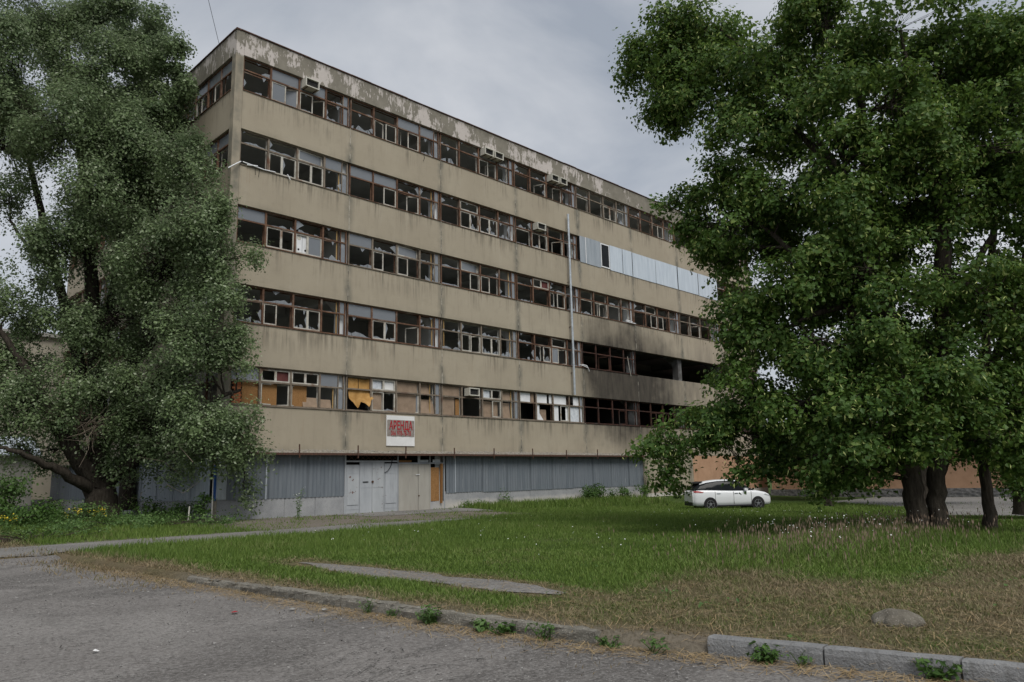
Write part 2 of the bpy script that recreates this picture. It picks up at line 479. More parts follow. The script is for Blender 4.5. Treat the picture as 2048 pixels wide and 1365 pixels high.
rx = np.concatenate([[-45, -30, -20, -14], np.arange(-11, -.2, .35), [-.12, 0.03]])
ry = np.concatenate([[-160, -90, -60, -45, -38], np.arange(-36, -10.2, .35), [-10.2]])
X, Y = np.meshgrid(rx, ry)
edge = .28 * vnoise(Y * 0 + 3, Y, 1.3)
X = X + kx(Y) + np.where(X > -.3, np.clip(edge, -.4, .05) - .02, 0)
Z = .004 + .012 * vnoise(X, Y, .8) * sst(0, -2, X - kx(Y)) + .10 * sst(-10.9, -10.2, Y)
id2 = np.arange(X.size).reshape(X.shape)
Q = np.stack([id2[:-1, :-1], id2[:-1, 1:], id2[1:, 1:], id2[1:, :-1]], -1).reshape(-1, 4)
tag(link('road', np_mesh('road', np.stack([X, Y, Z], -1).reshape(-1, 3), Q, 'road', smooth=True)), kind='structure')

def ribbon(name, xs_, lo, hi, n, mat, lift=.02):
    t = np.linspace(0, 1, n)
    Xr, T = np.meshgrid(xs_, t)
    L, H = lo(xs_), hi(xs_)
    Yr = L[None, :] + (H - L)[None, :] * T
    Zr = gz(Xr, Yr) + lift
    i3 = np.arange(Xr.size).reshape(Xr.shape)
    Qr = np.stack([i3[:-1, :-1], i3[:-1, 1:], i3[1:, 1:], i3[1:, :-1]], -1).reshape(-1, 4)
    return tag(link(name, np_mesh(name, np.stack([Xr, Yr, Zr], -1).reshape(-1, 3), Qr, mat, smooth=True)), kind='structure')
pxs = np.concatenate([[-60, -40, -25], np.arange(-15, 8.2, .3)])
def p_lo(x): return -9.9 + .28 * vnoise(x, x * 0, .9) + 1.3 * sst(2, 8.2, x) - .5 * sst(-1, -8, x) * 0
def p_hi(x): return -6.9 + .26 * vnoise(x, x * 0 + 9, .8) - 1.2 * sst(3, 8.2, x)
ribbon('path', pxs, p_lo, p_hi, 9, 'path')
def apron_lo(x): return -3.4 + .22 * vnoise(x, x * 0 + 4, 1.1)
def apron_hi(x): return -.45 + x * 0
ribbon('door_apron_pavement', np.arange(5.2, 12.9, .3), apron_lo, apron_hi, 7, 'path', .012)
# broken strip of old pavement in the lawn, running along Y
sy_ = np.arange(-24.4, -17.4, .2)
def strip(name, y_, cx_, hw, mat, lift):
    t = np.linspace(-1, 1, 5)
    Yr, T = np.meshgrid(y_, t)
    Xr = cx_(Yr) + T * hw(Yr)
    Zr = gz(Xr, Yr) + lift
    i3 = np.arange(Xr.size).reshape(Xr.shape)
    Qr = np.stack([i3[:-1, :-1], i3[:-1, 1:], i3[1:, 1:], i3[1:, :-1]], -1).reshape(-1, 4)
    return tag(link(name, np_mesh(name, np.stack([Xr, Yr, Zr], -1).reshape(-1, 3), Qr, mat, smooth=True)), kind='structure')
strip('broken_pavement', sy_, lambda y: -6.15 + .08 * vnoise(y * 0, y, .9), lambda y: np.clip(.36 + .34 * vnoise(y * 0 + 2, y, 1.2) - .3 * sst(-18.8, -17.4, y) - .3 * sst(-23.4, -24.4, y), .04, .62), 'path', .012)
def far_lo(x): return -24.5 + x * 0 + 1.3 * vnoise(x, x * 0, .2) - 18 * sst(24, 40, x)
def far_hi(x): return -20.0 + x * 0 + 10 * sst(24, 38, x)
ribbon('far_lane', np.arange(20.0, 46, .8), far_lo, far_hi, 9, 'path', .02)

# ---------------------------------------------------------------- kerb stones
def kerb_mat(name, a, b, worn):
    g = G(name, .95, .12)
    n = g.noise(4., det=6); f = g.noise(48., det=3)
    c = g.mix(g.mr(n, .3, .7), a, b)
    c = g.mix(g.mr(f, .58, .68, 0, worn), c, (.40, .37, .32))
    c = g.mix(g.mr(g.noise(3., g.co((5, 5, .6)), det=5), .55, .75, 0, .6), c, (.075, .072, .066))
    g.col(c).bump(g.ma('ADD', f, n), .8, .02)
    return g.m
M['kerb_old'] = kerb_mat('crumbling_kerb_concrete', (.125, .118, .10), (.225, .212, .182), .8)
M['kerb_new'] = kerb_mat('smooth_kerb_concrete', (.165, .167, .168), (.235, .237, .238), .15)
kerb = tag(empty('kerb', (-8, -24, 0)), kind='structure')
def kerb_stone(y0, y1, mat, jit, h0, sink=0, tilt=0):
    n, m_, q = 9, 4, 5
    vs, fs = [], []
    prof = [(0, -.12), (0, .04), (0, .10), (.012, .148), (.03, .16), (.08, .162), (.13, .16), (.15, .14), (.15, -.12)]
    for i in range(n):
        yy = y0 + (y1 - y0) * i / (n - 1)
        for k, (a, b) in enumerate(prof):
            j = jit * (1.0 if 2 <= k <= 7 else .45)
            chip = -abs(rnd.gauss(0, jit * .9)) if k in (3, 4, 5, 6, 7) else 0
            vs.append((float(kx(yy)) + a + rnd.gauss(0, j) * .6 + tilt * b, yy + rnd.gauss(0, j) * .3, b * h0 / .16 + chip - sink))
    p = len(prof)
    for i in range(n - 1):
        for k in range(p - 1):
            fs.append((i * p + k, i * p + k + 1, (i + 1) * p + k + 1, (i + 1) * p + k))
    fs.append(list(range(p))); fs.append([(n - 1) * p + k for k in range(p)][::-1])
    b = MB(); b.add([(v[0] + 8, v[1] + 24, v[2]) for v in vs], fs, 0)
    o = b.build('kerb_stone', mat, kerb)
    return o
y = -17.6
while y > -25.9:
    L = min(rnd.uniform(.8, 1.25), y + 26.35)
    kerb_stone(y, y - L + .02, 'kerb_old', .016, .16, sink=.06 * max(0, (y + 21) / 4) + rnd.uniform(-.01, .018), tilt=rnd.uniform(-.12, .12))
    y -= L
for k in range(5):
    kerb_stone(-27.42 - k * 1.0, -27.42 - (k + 1) * 1.0 + .018, 'kerb_new', .0035, .172, sink=rnd.uniform(0, .01), tilt=rnd.uniform(-.03, .03))

# ---------------------------------------------------------------- the office block
SILL1, HWIN, STOREY = 5.07, 1.74, 3.632
SILL = [SILL1 + k * STOREY for k in range(5)]
HEAD = [s + HWIN for s in SILL]
ROOF = 22.52
X1, NB = 6.19, 8
JX = [0.37] + [X1 + 6 * i for i in range(NB)]           # 0.37, 6.19, ... 48.19
JY = [0.37, 6., 12., 18., 24.]
XE, YE = JX[-1], 24.0
bld = tag(empty('office_block', (0, 0, 0)), 'long five storey derelict concrete office block with smashed ribbon windows', 'building')
TF = None
TL = lambda a, d, z: (d, a, z)

# corner column
b = MB(); b.box(-.012, -.012, .15, .37, .37, ROOF - .03); b.build('corner_column', 'wall', bld)
def facade_panels(T, J, soff):
    for i in range(len(J) - 1):
        a0, a1 = J[i] + .014, J[i + 1] - .014
        lv = [(3.08, SILL[0])] + [(HEAD[k], SILL[k + 1]) for k in range(4)] + [(HEAD[4], ROOF)]
        for k, (z0, z1) in enumerate(lv):
            b = MB(T)
            # slightly chamfered slab
            e = .012
            b.add([(a0, .25, z0), (a1, .25, z0), (a1, .25, z1), (a0, .25, z1),
                   (a0, e, z0), (a1, e, z0), (a1, e, z1), (a0, e, z1),
                   (a0 + e, 0, z0 + e), (a1 - e, 0, z0 + e), (a1 - e, 0, z1 - e), (a0 + e, 0, z1 - e)],
                  [(0, 1, 2, 3), (0, 4, 5, 1), (1, 5, 6, 2), (2, 6, 7, 3), (3, 7, 4, 0), (4, 8, 9, 5), (5, 9, 10, 6), (6, 10, 11, 7), (7, 11, 8, 4), (8, 11, 10, 9)])
            b.build('parapet_panel' if k == 5 else 'wall_panel', 'wall', bld)
    for j in J[1:-1]:
        b = MB(T)
        for z0, z1 in [(3.08, SILL[0])] + [(HEAD[k], SILL[k + 1]) for k in range(4)] + [(HEAD[4], ROOF)]:
            n = 8
            b = MB(T)
            for q in range(n):
                zz0, zz1 = z0 + (z1 - z0) * q / n, z0 + (z1 - z0) * (q + 1) / n
                w = rnd.uniform(.0155, .03)
                b.box(j - w, rnd.choice([.012, .004, -.008, -.006, .010]), zz0, j + w, .2, zz1 + .001)
            b.build('mortar_joint', 'mortar', bld)
facade_panels(None, JX, 0)
facade_panels(TL, JY, 0)
# rear and far end walls, roof, roof edge flashing
b = MB(); b.box(.02, YE, 0, XE - .02, YE + .25, ROOF - .02); b.build('rear_wall', 'wall', bld)
b = MB(); b.box(XE, .26, 0, XE + .25, YE - .01, ROOF - .02); b.build('end_wall', 'wall', bld)
b = MB(); b.box(.26, .26, ROOF - .5, XE - .05, YE - .05, ROOF - .25); b.build('roof', 'concrete', bld)
b = MB()
def wob_line(p, q, n, w):
    for i in range(n):
        a0 = [p[k] + (q[k] - p[k]) * i / n for k in range(2)]; a1 = [p[k] + (q[k] - p[k]) * (i + 1) / n for k in range(2)]
        z0 = ROOF + .001 + rnd.uniform(0, .018)
        b.box(min(a0[0], a1[0]) - w[0], min(a0[1], a1[1]) - w[1], z0, max(a0[0], a1[0]) + w[2], max(a0[1], a1[1]) + w[3], z0 + rnd.uniform(.035, .06))
wob_line((.2, 0), (XE, 0), 40, (0, .05, 0, .3))
wob_line((0, .2), (0, YE), 20, (.05, 0, .3, 0))
b.box(-.05, -.05, ROOF - .028, .2, .2, ROOF + .05)
b.build('roof_edge_flashing', 'rust', bld)

# interior: slabs with cross beams, columns with haunches, corridor wall, partitions
for k in range(6):
    zt = (SILL[k] - .85) if k < 5 else ROOF - .52
    b = MB()
    b.box(.27, .27, zt - .24, XE - .02, YE - .02, zt)
    for j in JX[1:-1]:
        b.box(j - .16, .86, zt - .72, j + .16, 6.9, zt - .245)
    for j in JY[1:-1]:
        b.box(.86, j - .16, zt - .72, 6.0, j + .16, zt - .245)
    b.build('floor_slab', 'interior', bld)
def column(T, j):
    b = MB(T)
    b.box(j - .24, .34, .3, j + .24, .84, ROOF - .55)
    for k in range(5):
        zt = SILL[k] + STOREY - .85 - .74
        b.add([(j - .2, .845, zt - .75), (j + .2, .845, zt - .75), (j + .2, .845, zt), (j - .2, .845, zt), (j - .2, 1.65, zt - .12), (j + .2, 1.65, zt - .12), (j + .2, 1.65, zt), (j - .2, 1.65, zt)],
              [(0, 1, 5, 4), (4, 5, 6, 7), (0, 4, 7, 3), (1, 2, 6, 5), (3, 7, 6, 2), (0, 3, 2, 1)])
    b.build('column', 'column', bld)
for j in JX[1:-1]: column(None, j)
for j in JY[1:-1]: column(TL, j)
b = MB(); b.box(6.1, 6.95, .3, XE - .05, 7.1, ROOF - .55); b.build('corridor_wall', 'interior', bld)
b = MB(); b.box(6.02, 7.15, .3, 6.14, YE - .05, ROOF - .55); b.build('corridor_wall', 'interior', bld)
for k, j in ((4, 1), (4, 4), (3, 3), (1, 2), (1, 4), (2, 1), (2, 5), (0, 1), (0, 3), (3, 6), (4, 6), (0, 5)):
    zf = SILL[k] - .84
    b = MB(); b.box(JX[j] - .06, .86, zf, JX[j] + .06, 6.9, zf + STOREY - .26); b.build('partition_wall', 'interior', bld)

# ---------------------------------------------------------------- windows
FD0, FD1 = .10, .18          # frame depth behind the facade plane
def shards(a0, a1, z0, z1, kind):
    """polygons of what is left of a pane, in the plane of the glass"""
    w, h = a1 - a0, z1 - z0
    P = []
    if kind == 'i':
        return [[(a0, z0), (a1, z0), (a1, z1), (a0, z1)]]
    n = rnd.randint(6, 10)
    top = []
    hm = rnd.uniform(.05, .34) * h
    peak = rnd.uniform(.1, .9)
    for q in range(n + 1):
        t = q / n
        top.append((a0 + w * t, z0 + max(.015, hm * (1.15 - abs(t - peak) * 1.3) * rnd.uniform(.25, 1.2))))
    for q in range(n):
        if rnd.random() < .82:
            P.append([(top[q][0], z0), (top[q + 1][0], z0), top[q + 1], top[q]])
    if rnd.random() < .4:      # a tall splinter on one side
        s = rnd.choice((0, 1)); ww = rnd.uniform(.08, .3) * w; hh = rnd.uniform(.35, 1.) * h
        x0 = a0 if s == 0 else a1; sg = 1 if s == 0 else -1
        P.append([(x0, z0 + .1 * h), (x0 + sg * ww * .5, z0 + hh * .45), (x0 + sg * ww, z0 + hh * .7), (x0 + sg * ww * .3, z0 + hh), (x0, z0 + hh)])
    if rnd.random() < .4:      # teeth hanging from the head
        x = a0 + w * rnd.uniform(0, .7); ww = w * rnd.uniform(.1, .3)
        P.append([(x, z1), (x + ww * .4, z1 - h * rnd.uniform(.1, .3)), (x + ww, z1)])
    return P
def pane(T, parent, a0, a1, z0, z1, kind, d=.14):
    if kind == 'n' or a1 - a0 < .05: return
    b = MB(T)
    tilt = rnd.uniform(-.012, .012)
    for p in shards(a0, a1, z0, z1, kind):
        dd = d + (rnd.uniform(-.02, .02) if kind == 'b' else 0)
        b.add([(x, dd + (z - z0) * tilt, z) for x, z in p], [list(range(len(p)))])
    if b.f:
        o = b.build('pane' if kind == 'i' else 'glass_shards', 'pane' if kind == 'i' else 'shard', parent)
        if kind == 'b': o['kind'] = 'stuff'
def rect(b, a0, a1, z0, z1, w, d0, d1):
    b.box(a0, d0, z0, a0 + w, d1, z1); b.box(a1 - w, d0, z0, a1, d1, z1)
    b.box(a0 + w, d0, z0, a1 - w, d1, z0 + w); b.box(a0 + w, d0, z1 - w, a1 - w, d1, z1)
def sash(T, parent, a0, a1, z0, z1, ang, hinge, mat, glassy):
    """one casement leaf, swung inwards about its hinge side"""
    w = a1 - a0
    c, s = math.cos(ang), math.sin(ang)
    def R(a, d, z):
        if hinge == 0: q = a - a0; return T2(a0 + q * c - (d - .15) * s, .15 + q * s + (d - .15) * c, z)
        q = a1 - a; return T2(a1 - q * c + (d - .15) * s, .15 + q * s + (d - .15) * c, z)
    T2 = T or (lambda a, d, z: (a, d, z))
    b = MB(R); rect(b, a0, a1, z0, z1, .055, .125, .165)
    b.build('sash', mat, parent)
    if glassy != 'n':
        b = MB(R)
        for p in shards(a0 + .05, a1 - .05, z0 + .05, z1 - .05, glassy):
            b.add([(x, .145, z) for x, z in p], [list(range(len(p)))])
        if b.f:
            o = b.build('pane' if glassy == 'i' else 'glass_shards', 'pane' if glassy == 'i' else 'shard', parent)
            if glassy == 'b': o['kind'] = 'stuff'

def window(T, a0, a1, zs, zh, up_, lo_, mats=('frame', 'sash'), detail=True, sashes=True, strip_=True):
    T2 = T
    W_ = a1 - a0
    zt = zs + 1.09
    e = a1 - .04
    m1, m2, m3 = a0 + W_ * .247, a0 + W_ * .505, a0 + W_ * .762
    m4 = a0 + W_ * .935
    s0 = a0 + .03
    b = MB(T)
    b.box(s0, FD0, zs + .005, s0 + .06, FD1, zh)               # stiles
    b.box(e - .06, FD0, zs + .005, e, FD1, zh)
    b.box(s0 + .06, FD0, zs + .005, e - .06, FD1, zs + .085)    # rails
    b.box(s0 + .06, FD0, zh - .06, e - .06, FD1, zh)
    for m_ in (m1, m2, m3):
        b.box(m_ - .045, FD0 - .012, zs + .085, m_ + .045, FD1 - .002, zh - .06)
    b.box(m4 - .02, FD0, zs + .085, m4 + .02, FD1, zh - .06)
    ed = [s0 + .06] + [x for m_ in (m1, m2, m3) for x in (m_ - .045, m_ + .045)] + [e - .06]
    for q in range(4):
        b.box(ed[2 * q], FD0 - .006, zt - .035, ed[2 * q + 1], FD1 - .006, zt + .035)
    w = b.build('window', mats[0], bld)
    b = MB(T); b.box(a0 + .01, -.045, zs - .012, a1 - .01, FD0 + .02, zs + .022)
    b.build('sill', mats[0], w)
    # pale jamb battens nailed beside the joint
    for q in range(4):
        x0, x1 = ed[2 * q], ed[2 * q + 1]
        if q == 3: x1 = m4 - .02
        k = up_[q]
        if k == 's':     # small double vent light
            xm = (x0 + x1) / 2
            sash(T, w, x0 + .01, xm, zt + .045, zh - .07, 0, 0, mats[1], 'n'); sash(T, w, xm, x1 - .01, zt + .045, zh - .07, 0, 1, mats[1], rnd.choice('nb'))
        elif k == 'r':   # loose ventlight frame
            sash(T, w, x0 + .02, x1 - .02, zt + .045, zh - .07, rnd.uniform(.02, .12), 0, mats[1], rnd.choice('nbi'))
        else:
            pane(T, w, x0, x1, zt + .035, zh - .06, k)
        k = lo_[q]
        if q in (1, 2) and sashes:
            xm = x0 + (x1 - x0) * rnd.uniform(.44, .54)
            for (p0, p1, hg) in ((x0 + .01, xm, 0), (xm, x1 - .01, 1)):
                if rnd.random() < (.9 if k != 'n' else .6):
                    ang = 0 if rnd.random() < .6 else rnd.uniform(.25, 1.25)
                    gk = 'n'
                    if k == 'i': gk = rnd.choice('iin')
                    elif k == 'b': gk = rnd.choice('nnbb')
                    sash(T, w, p0, p1, zs + .09, zt - .04, ang, hg, mats[1], gk)
        else:
            pane(T, w, x0, x1, zs + .085, zt - .035, k)
    if strip_ and mats[0] != 'frame_burnt':      # second, inner frame of the double window
        b = MB(T)
        rect(b, s0 + .08, m4, zs + .05, zh - .03, .05, .30, .335)
        for m_ in (m1, m2, m3): b.box(m_ - .035, .302, zs + .1, m_ + .035, .333, zh - .08)
        if rnd.random() < .8: 
            for q in range(4):
                if rnd.random() < .75: b.box([s0 + .13, m1 + .035, m2 + .035, m3 + .035][q], .304, zt - .03, [m1 - .035, m2 - .035, m3 - .035, m4 - .05][q], .331, zt + .02)
        b.build('inner_frame', rnd.choice(['sash', 'frame', 'frame_grey', 'frame']), w)
    if strip_:
        for z0, z1 in ((zs + .085, zt - .035), (zt + .035, zh - .06)):
            pane(T, w, m4 + .02, e - .06, z0, z1, 'i' if rnd.random() < .75 else 'n')
    return w

UPS = {4: ['biib', 'bnii', 'bbbb', 'bbbb', 'bnnb', 'bnnb', 'bnbb', 'bnnb'],
       3: ['bbri', 'iibb', 'brbb', 'bnnb', None, None, None, 'bnnb'],
       2: ['ibbb', 'ibrb', 'brbb', 'bsbb', 'nnbb', 'brnb', 'nbnb', 'bnnb'],
       1: ['bbbb', 'iinb', 'bbbn', 'bnrb', 'nnnn', 'X', 'X', 'nbnn'],
       0: ['bssi', 'nsnn', 'nnsn', 'nnnn', 'nnnn', 'nnnn', 'nnnn', 'nnnn']}
LOS = {4: ['bibb', 'bnbb', 'bnnb', 'bbnb', 'nnnb', 'nnnb', 'nnnb', 'bnnb'],
       3: ['nbbb', 'bnnb', 'bbbb', 'bbnb', None, None, None, 'bnnb'],
       2: ['nnib', 'bnnb', 'bnnb', 'bnbb', 'bnnb', 'nnnb', 'nbnb', 'nnnb'],
       1: ['bbbn', 'bbnb', 'bnbb', 'bbib', 'nnnn', 'X', 'X', 'nnnn'],
       0: ['nbbn', 'nbin', 'nbnn', 'nnnn', 'nnnn', 'nnnn', 'nnnn', 'nnnn']}
WIN = {}
for k in range(5):
    for i in range(NB):
        if UPS[k][i] in (None, 'X'): continue
        burnt = (k == 0 and i >= 4) or (k == 1 and i == 4)
        mats = ('frame_burnt', 'frame_burnt') if burnt else (('frame_grey', 'sash') if (k == 0 and i < 3) or (k + i) % 5 == 3 else ('frame', 'sash'))
        WIN[k, i] = window(None, JX[i] + (0 if i == 0 else .02), JX[i + 1] - .02, SILL[k], HEAD[k], UPS[k][i], LOS[k][i], mats, strip_=not burnt)
# side facade
for k in range(5):
    for i in range(4):
        WIN['L', k, i] = window(TL, JY[i] + (0 if i == 0 else .02), JY[i + 1] - .02, SILL[k], HEAD[k],
                                'iiib' if i == 0 else rnd.choice(['innb', 'bnnb', 'biib']), 'bnbb' if i == 0 else 'nnnn', ('frame', 'sash'), sashes=i == 0, strip_=i == 0)
# raw-wood battens standing inside some of the frames
def batten(win, x, z0, z1, m='sash_yellow'):
    b = MB(); b.box(x - .022, .19, z0, x + .022, .23, z1); b.build('batten', m, win)
for (k, i, off) in ((1, 1, .12), (1, 1, 5.45), (1, 2, .3), (1, 2, 5.42), (1, 0, 5.3), (2, 0, 5.25), (3, 0, 5.3), (3, 1, 5.45), (2, 1, 5.42), (2, 2, 5.42), (4, 0, 5.45), (4, 1, .12), (3, 1, .14), (2, 1, .14), (0, 0, 5.2), (0, 1, 5.3), (0, 2, 5.4)):
    batten(WIN[k, i], JX[i] + off, SILL[k] + .09, HEAD[k] - .07)

# corrugated cladding over the windows of the fourth band, bays five to seven
def corr(x0, x1, z0, z1, mat, parent, y=-.02, wl=.13, amp=.016, name='corrugated_sheet', T=None, dz=0):
    n = max(6, int((x1 - x0) / wl * 6))
    vs, fs = [], []
    for q in range(n + 1):
        x = x0 + (x1 - x0) * q / n
        yy = y - amp * (1 + math.cos(2 * PI * (x - x0) / wl))
        vs += [(x, yy, z0 + dz * (q / n)), (x, yy, z1)]
        if q: fs.append((2 * q - 2, 2 * q, 2 * q + 1, 2 * q - 1))
    b = MB(T); b.add(vs, fs, 0, True)
    return b.build(name, mat, parent)
for x0, x1, mt in ((24.24, 24.86, 'sheet_grey'), (24.93, 26.50, 'sheet_grey'), (27.52, 29.0, 'sheet_bright'), (29.02, 30.16, 'sheet_bright'), (30.2, 33.1, 'sheet_bright'), (33.13, 36.1, 'sheet_bright'), (36.15, 39.1, 'sheet_bright'), (39.13, 42.1, 'sheet_bright')):
    corr(x0, x1, SILL[3] - .06 + rnd.uniform(-.02, .02), HEAD[3] + .03 + rnd.uniform(-.01, .02), mt, bld, wl=.17)
b = MB(); b.box(24.865, -.05, SILL[3] - .06, 24.925, -.005, HEAD[3] + .03); b.build('cladding_batten', 'pvc', bld)
b = MB(); rect(b, 26.52, 27.5, SILL[3] + .0, HEAD[3] - .02, .075, -.05, .02)
pw = b.build('window', 'pvc', bld)
b = MB(); b.box(26.59, -.02, SILL[3] + .07, 27.43, -.012, HEAD[3] - .09); b.build('pane', 'carglass', pw)
b = MB(); b.box(24.22, .06, SILL[3] - .02, 42.16, .09, HEAD[3] + .02); b.build('backing_board', 'dark', bld)

# boards, cardboard and panels filling the lowest band
def board(win, x0, x1, z0, z1, m, d=.22, lean=0., name='board'):
    b = MB(); b.add([(x0, d, z0), (x1, d, z0), (x1, d + lean, z1), (x0, d + lean, z1), (x0, d + .015, z0), (x1, d + .015, z0), (x1, d + .015 + lean, z1), (x0, d + .015 + lean, z1)],
                    [(0, 1, 2, 3), (7, 6, 5, 4), (0, 4, 5, 1), (1, 5, 6, 2), (2, 6, 7, 3), (3, 7, 4, 0)])
    return b.build(name, m, win)
zs, zh, zt = SILL[0], HEAD[0], SILL[0] + 1.09
w = WIN[0, 0]
for c_ in range(2):
    for r_ in range(9):
        b = MB(); x0 = .62 + c_ * .2 + (.1 if r_ % 2 else 0); b.box(x0 + .005, .3, zs + .1 + r_ * .105, x0 + .19, .4, zs + .195 + r_ * .105); b.build('brick', 'brick_o', w)
board(w, 1.05, 1.8, zs + .09, zt - .04, 'osb', .26); board(w, 1.95, 2.7, zs + .09, zt - .04, 'osb', .27)
board(w, 3.38, 4.2, zs + .09, zt - .04, 'osb', .26); board(w, 2.62, 3.22, zt + .04, zh - .07, 'maroon', .2)
board(w, 4.0, 4.75, zs + .1, zs + .55, 'cardboard', .2, .12); board(w, 4.9, 5.5, zs + .1, zs + .5, 'cardboard', .2, .1)
board(w, .45, 1.78, zt + .04, zh - .07, 'pane', .2)
w = WIN[0, 1]; q0 = X1
board(w, q0 + .25, q0 + 1.4, zs + .09, zt - .03, 'dark', .5); board(w, q0 + 1.62, q0 + 2.2, zs + .12, zt - .06, 'cardboard', .22)
board(w, q0 + 1.65, q0 + 2.2, zt + .06, zh - .09, 'film', .22); board(w, q0 + 2.35, q0 + 2.95, zt + .06, zh - .09, 'signwhite', .2)
board(w, q0 + 3.12, q0 + 4.45, zt + .05, zh - .08, 'cardboard', .22); board(w, q0 + 3.12, q0 + 4.45, zs + .1, zt - .05, 'cardboard', .24)
board(w, q0 + 4.62, q0 + 5.3, zt + .05, zh - .08, 'cardboard', .22, .1); board(w, q0 + 4.62, q0 + 5.6, zs + .1, zs + .85, 'cardboard', .18, .16)
w = WIN[0, 2]; q0 = X1 + 6
board(w, q0 + .2, q0 + 1.4, zt + .05, zh - .08, 'cardboard', .22); board(w, q0 + .2, q0 + 1.05, zs + .1, zt - .05, 'cardboard', .24); board(w, q0 + 1.1, q0 + 1.38, zs + .1, zt - .1, 'osb', .22)
board(w, q0 + 3.1, q0 + 3.7, zt + .05, zh - .08, 'film', .22); board(w, q0 + 4.6, q0 + 5.4, zt + .05, zh - .08, 'cardboard', .22, .08)
board(w, q0 + 3.15, q0 + 4.4, zs + .1, zt - .1, 'cardboard', .3); board(w, q0 + 4.65, q0 + 5.35, zs + .1, zt - .12, 'cardboard', .22, .1)
w = WIN[0, 3]; q0 = X1 + 12
for x0, x1 in ((.1, 1.05), (1.56, 2.55), (2.75, 2.98), (3.1, 4.35), (5.05, 5.9)):
    board(w, q0 + x0, q0 + x1, zt + .04, zh - .06, 'white', .2, name='panel')
board(w, q0 + 1.1, q0 + 1.38, zt + .04, zh - .06, 'cardboard', .21)
for x0, x1, z1 in ((1.56, 1.85, zt - .05), (3.1, 3.6, zt - .04), (4.28, 4.5, zt - .06)):
    board(w, q0 + x0, q0 + x1, zs + .09, z1, 'white', .2, name='panel')
board(w, q0 + 4.62, q0 + 5.9, zs + .09, zt - .05, 'film', .2, name='panel')
b = MB(); b.add([(q0 + 1.85, .2, zs + .09), (q0 + 2.2, .2, zs + .09), (q0 + 1.85, .2, zs + .5)], [(0, 1, 2)]); b.build('panel_scrap', 'white', w)
board(w, q0 + 2.05, q0 + 2.6, zs + .09, zs + .75, 'cardboard', .35)
# white meter cabinet doors in a third band opening
w = WIN[2, 0]; zs2 = SILL[2]
b = MB()
b.box(3.36, .2, zs2 + .1, 3.72, .24, zs2 + 1.05, 0); b.box(3.74, .2, zs2 + .1, 4.06, .24, zs2 + 1.05, 0)
for xc, zc, rr, mm in ((3.54, zs2 + .3, .05, 1), (3.9, zs2 + .3, .05, 1), (3.56, zs2 + .86, .1, 2)):
    b.tube([(xc, .19, zc), (xc, .205, zc)], rr, 12, mm)
b.build('cabinet_door', ['white', 'dark', 'acbox'], w)
w = WIN[2, 3]; board(w, X1 + 12 + 2.25, X1 + 12 + 2.95, SILL[2] + 1.14, HEAD[2] - .08, 'maroon', .2)

# ---------------------------------------------------------------- ground floor: plinth, corrugated sheets, doors, canopy
ground_z = lambda x, y=-.2: float(gz(x, y))
def plinth(x0, x1, T=None, n=None, zt_=None):
    n = n or max(1, round((x1 - x0) / 1.65))
    for q in range(n):
        a0, a1 = x0 + (x1 - x0) * q / n, x0 + (x1 - x0) * (q + 1) / n
        b = MB(T); b.box(a0 + .008, -.03 + rnd.uniform(0, .006), -.6, a1 - .008, .3, (zt_ or 1.08) + .01 - .005 * q)
        b.build('plinth_panel', 'plinth', bld)
plinth(.02, 6.14); plinth(12.3, 30.15)
plinth(.32, 24.0, TL)
b = MB(); b.box(.3, .31, -.6, 6.15, .36, 3.06); b.box(12.3, .31, -.6, 30.2, .36, 3.06); b.build('backing_wall', 'concrete', bld)
b = MB(TL); b.box(.4, .31, -.6, 24, .36, 3.06); b.build('backing_wall', 'concrete', bld)
x = .40
while x < 6.0:
    x1_ = min(x + 1.9, 6.14); corr(x, x1_ + .02, 1.06 - rnd.uniform(0, .02), 2.98, 'sheet', bld, y=-.035 - rnd.uniform(0, .006), wl=.2, amp=.018); x = x1_
corr(12.34, 12.98, 1.0, 2.98, 'sheet', bld, y=-.035, wl=.2, amp=.018)
x = 13.04
while x < 29.9:
    x1_ = min(x + 1.93, 30.1); corr(x, x1_ + .02, 1.02 - rnd.uniform(-.02, .05), 2.98, 'sheet', bld, y=-.035 - rnd.uniform(0, .01), wl=.2, amp=.018, dz=rnd.uniform(-.02, .02)); x = x1_
x = .5
while x < 23.8:
    x1_ = min(x + 1.95, 23.9); corr(x, x1_ + .02, 1.05 - rnd.uniform(0, .03), 2.98, 'sheet_grey' if x < 9 else 'sheet', bld, y=-.035 - rnd.uniform(0, .006), wl=.2, amp=.018, T=TL); x = x1_
for x0 in (2.16, 13.0):
    b = MB(); b.box(x0 - .03, -.085, 1.03, x0 + .03, -.06, 2.97); b.build('cover_strip', 'galv', bld)
b = MB(); b.box(-.03, -.09, 1.09, .38, .05, 2.96); b.build('corner_flashing', 'galv', bld)
b = MB(); b.box(-.09, -.02, 1.05, -.035, .16, 2.5); b.build('corner_guard', 'blue', bld)
# beige and peach rendered ground floor past the sheets
M['peach'] = simple('peach_render', (.40, .245, .155), (.48, .30, .195), 1.3, .9, .15)
b = MB(); b.box(30.22, -.02, -.6, 36.6, .3, 3.06); b.build('ground_floor_wall', 'wall', bld)
b = MB(); b.box(36.62, -.03, -.6, XE, .3, 3.06); b.build('ground_floor_wall', 'peach', bld)
b = MB(); b.box(30.22, -.06, -.6, XE, -.035, .45); b.build('plinth_panel', 'plinth', bld)

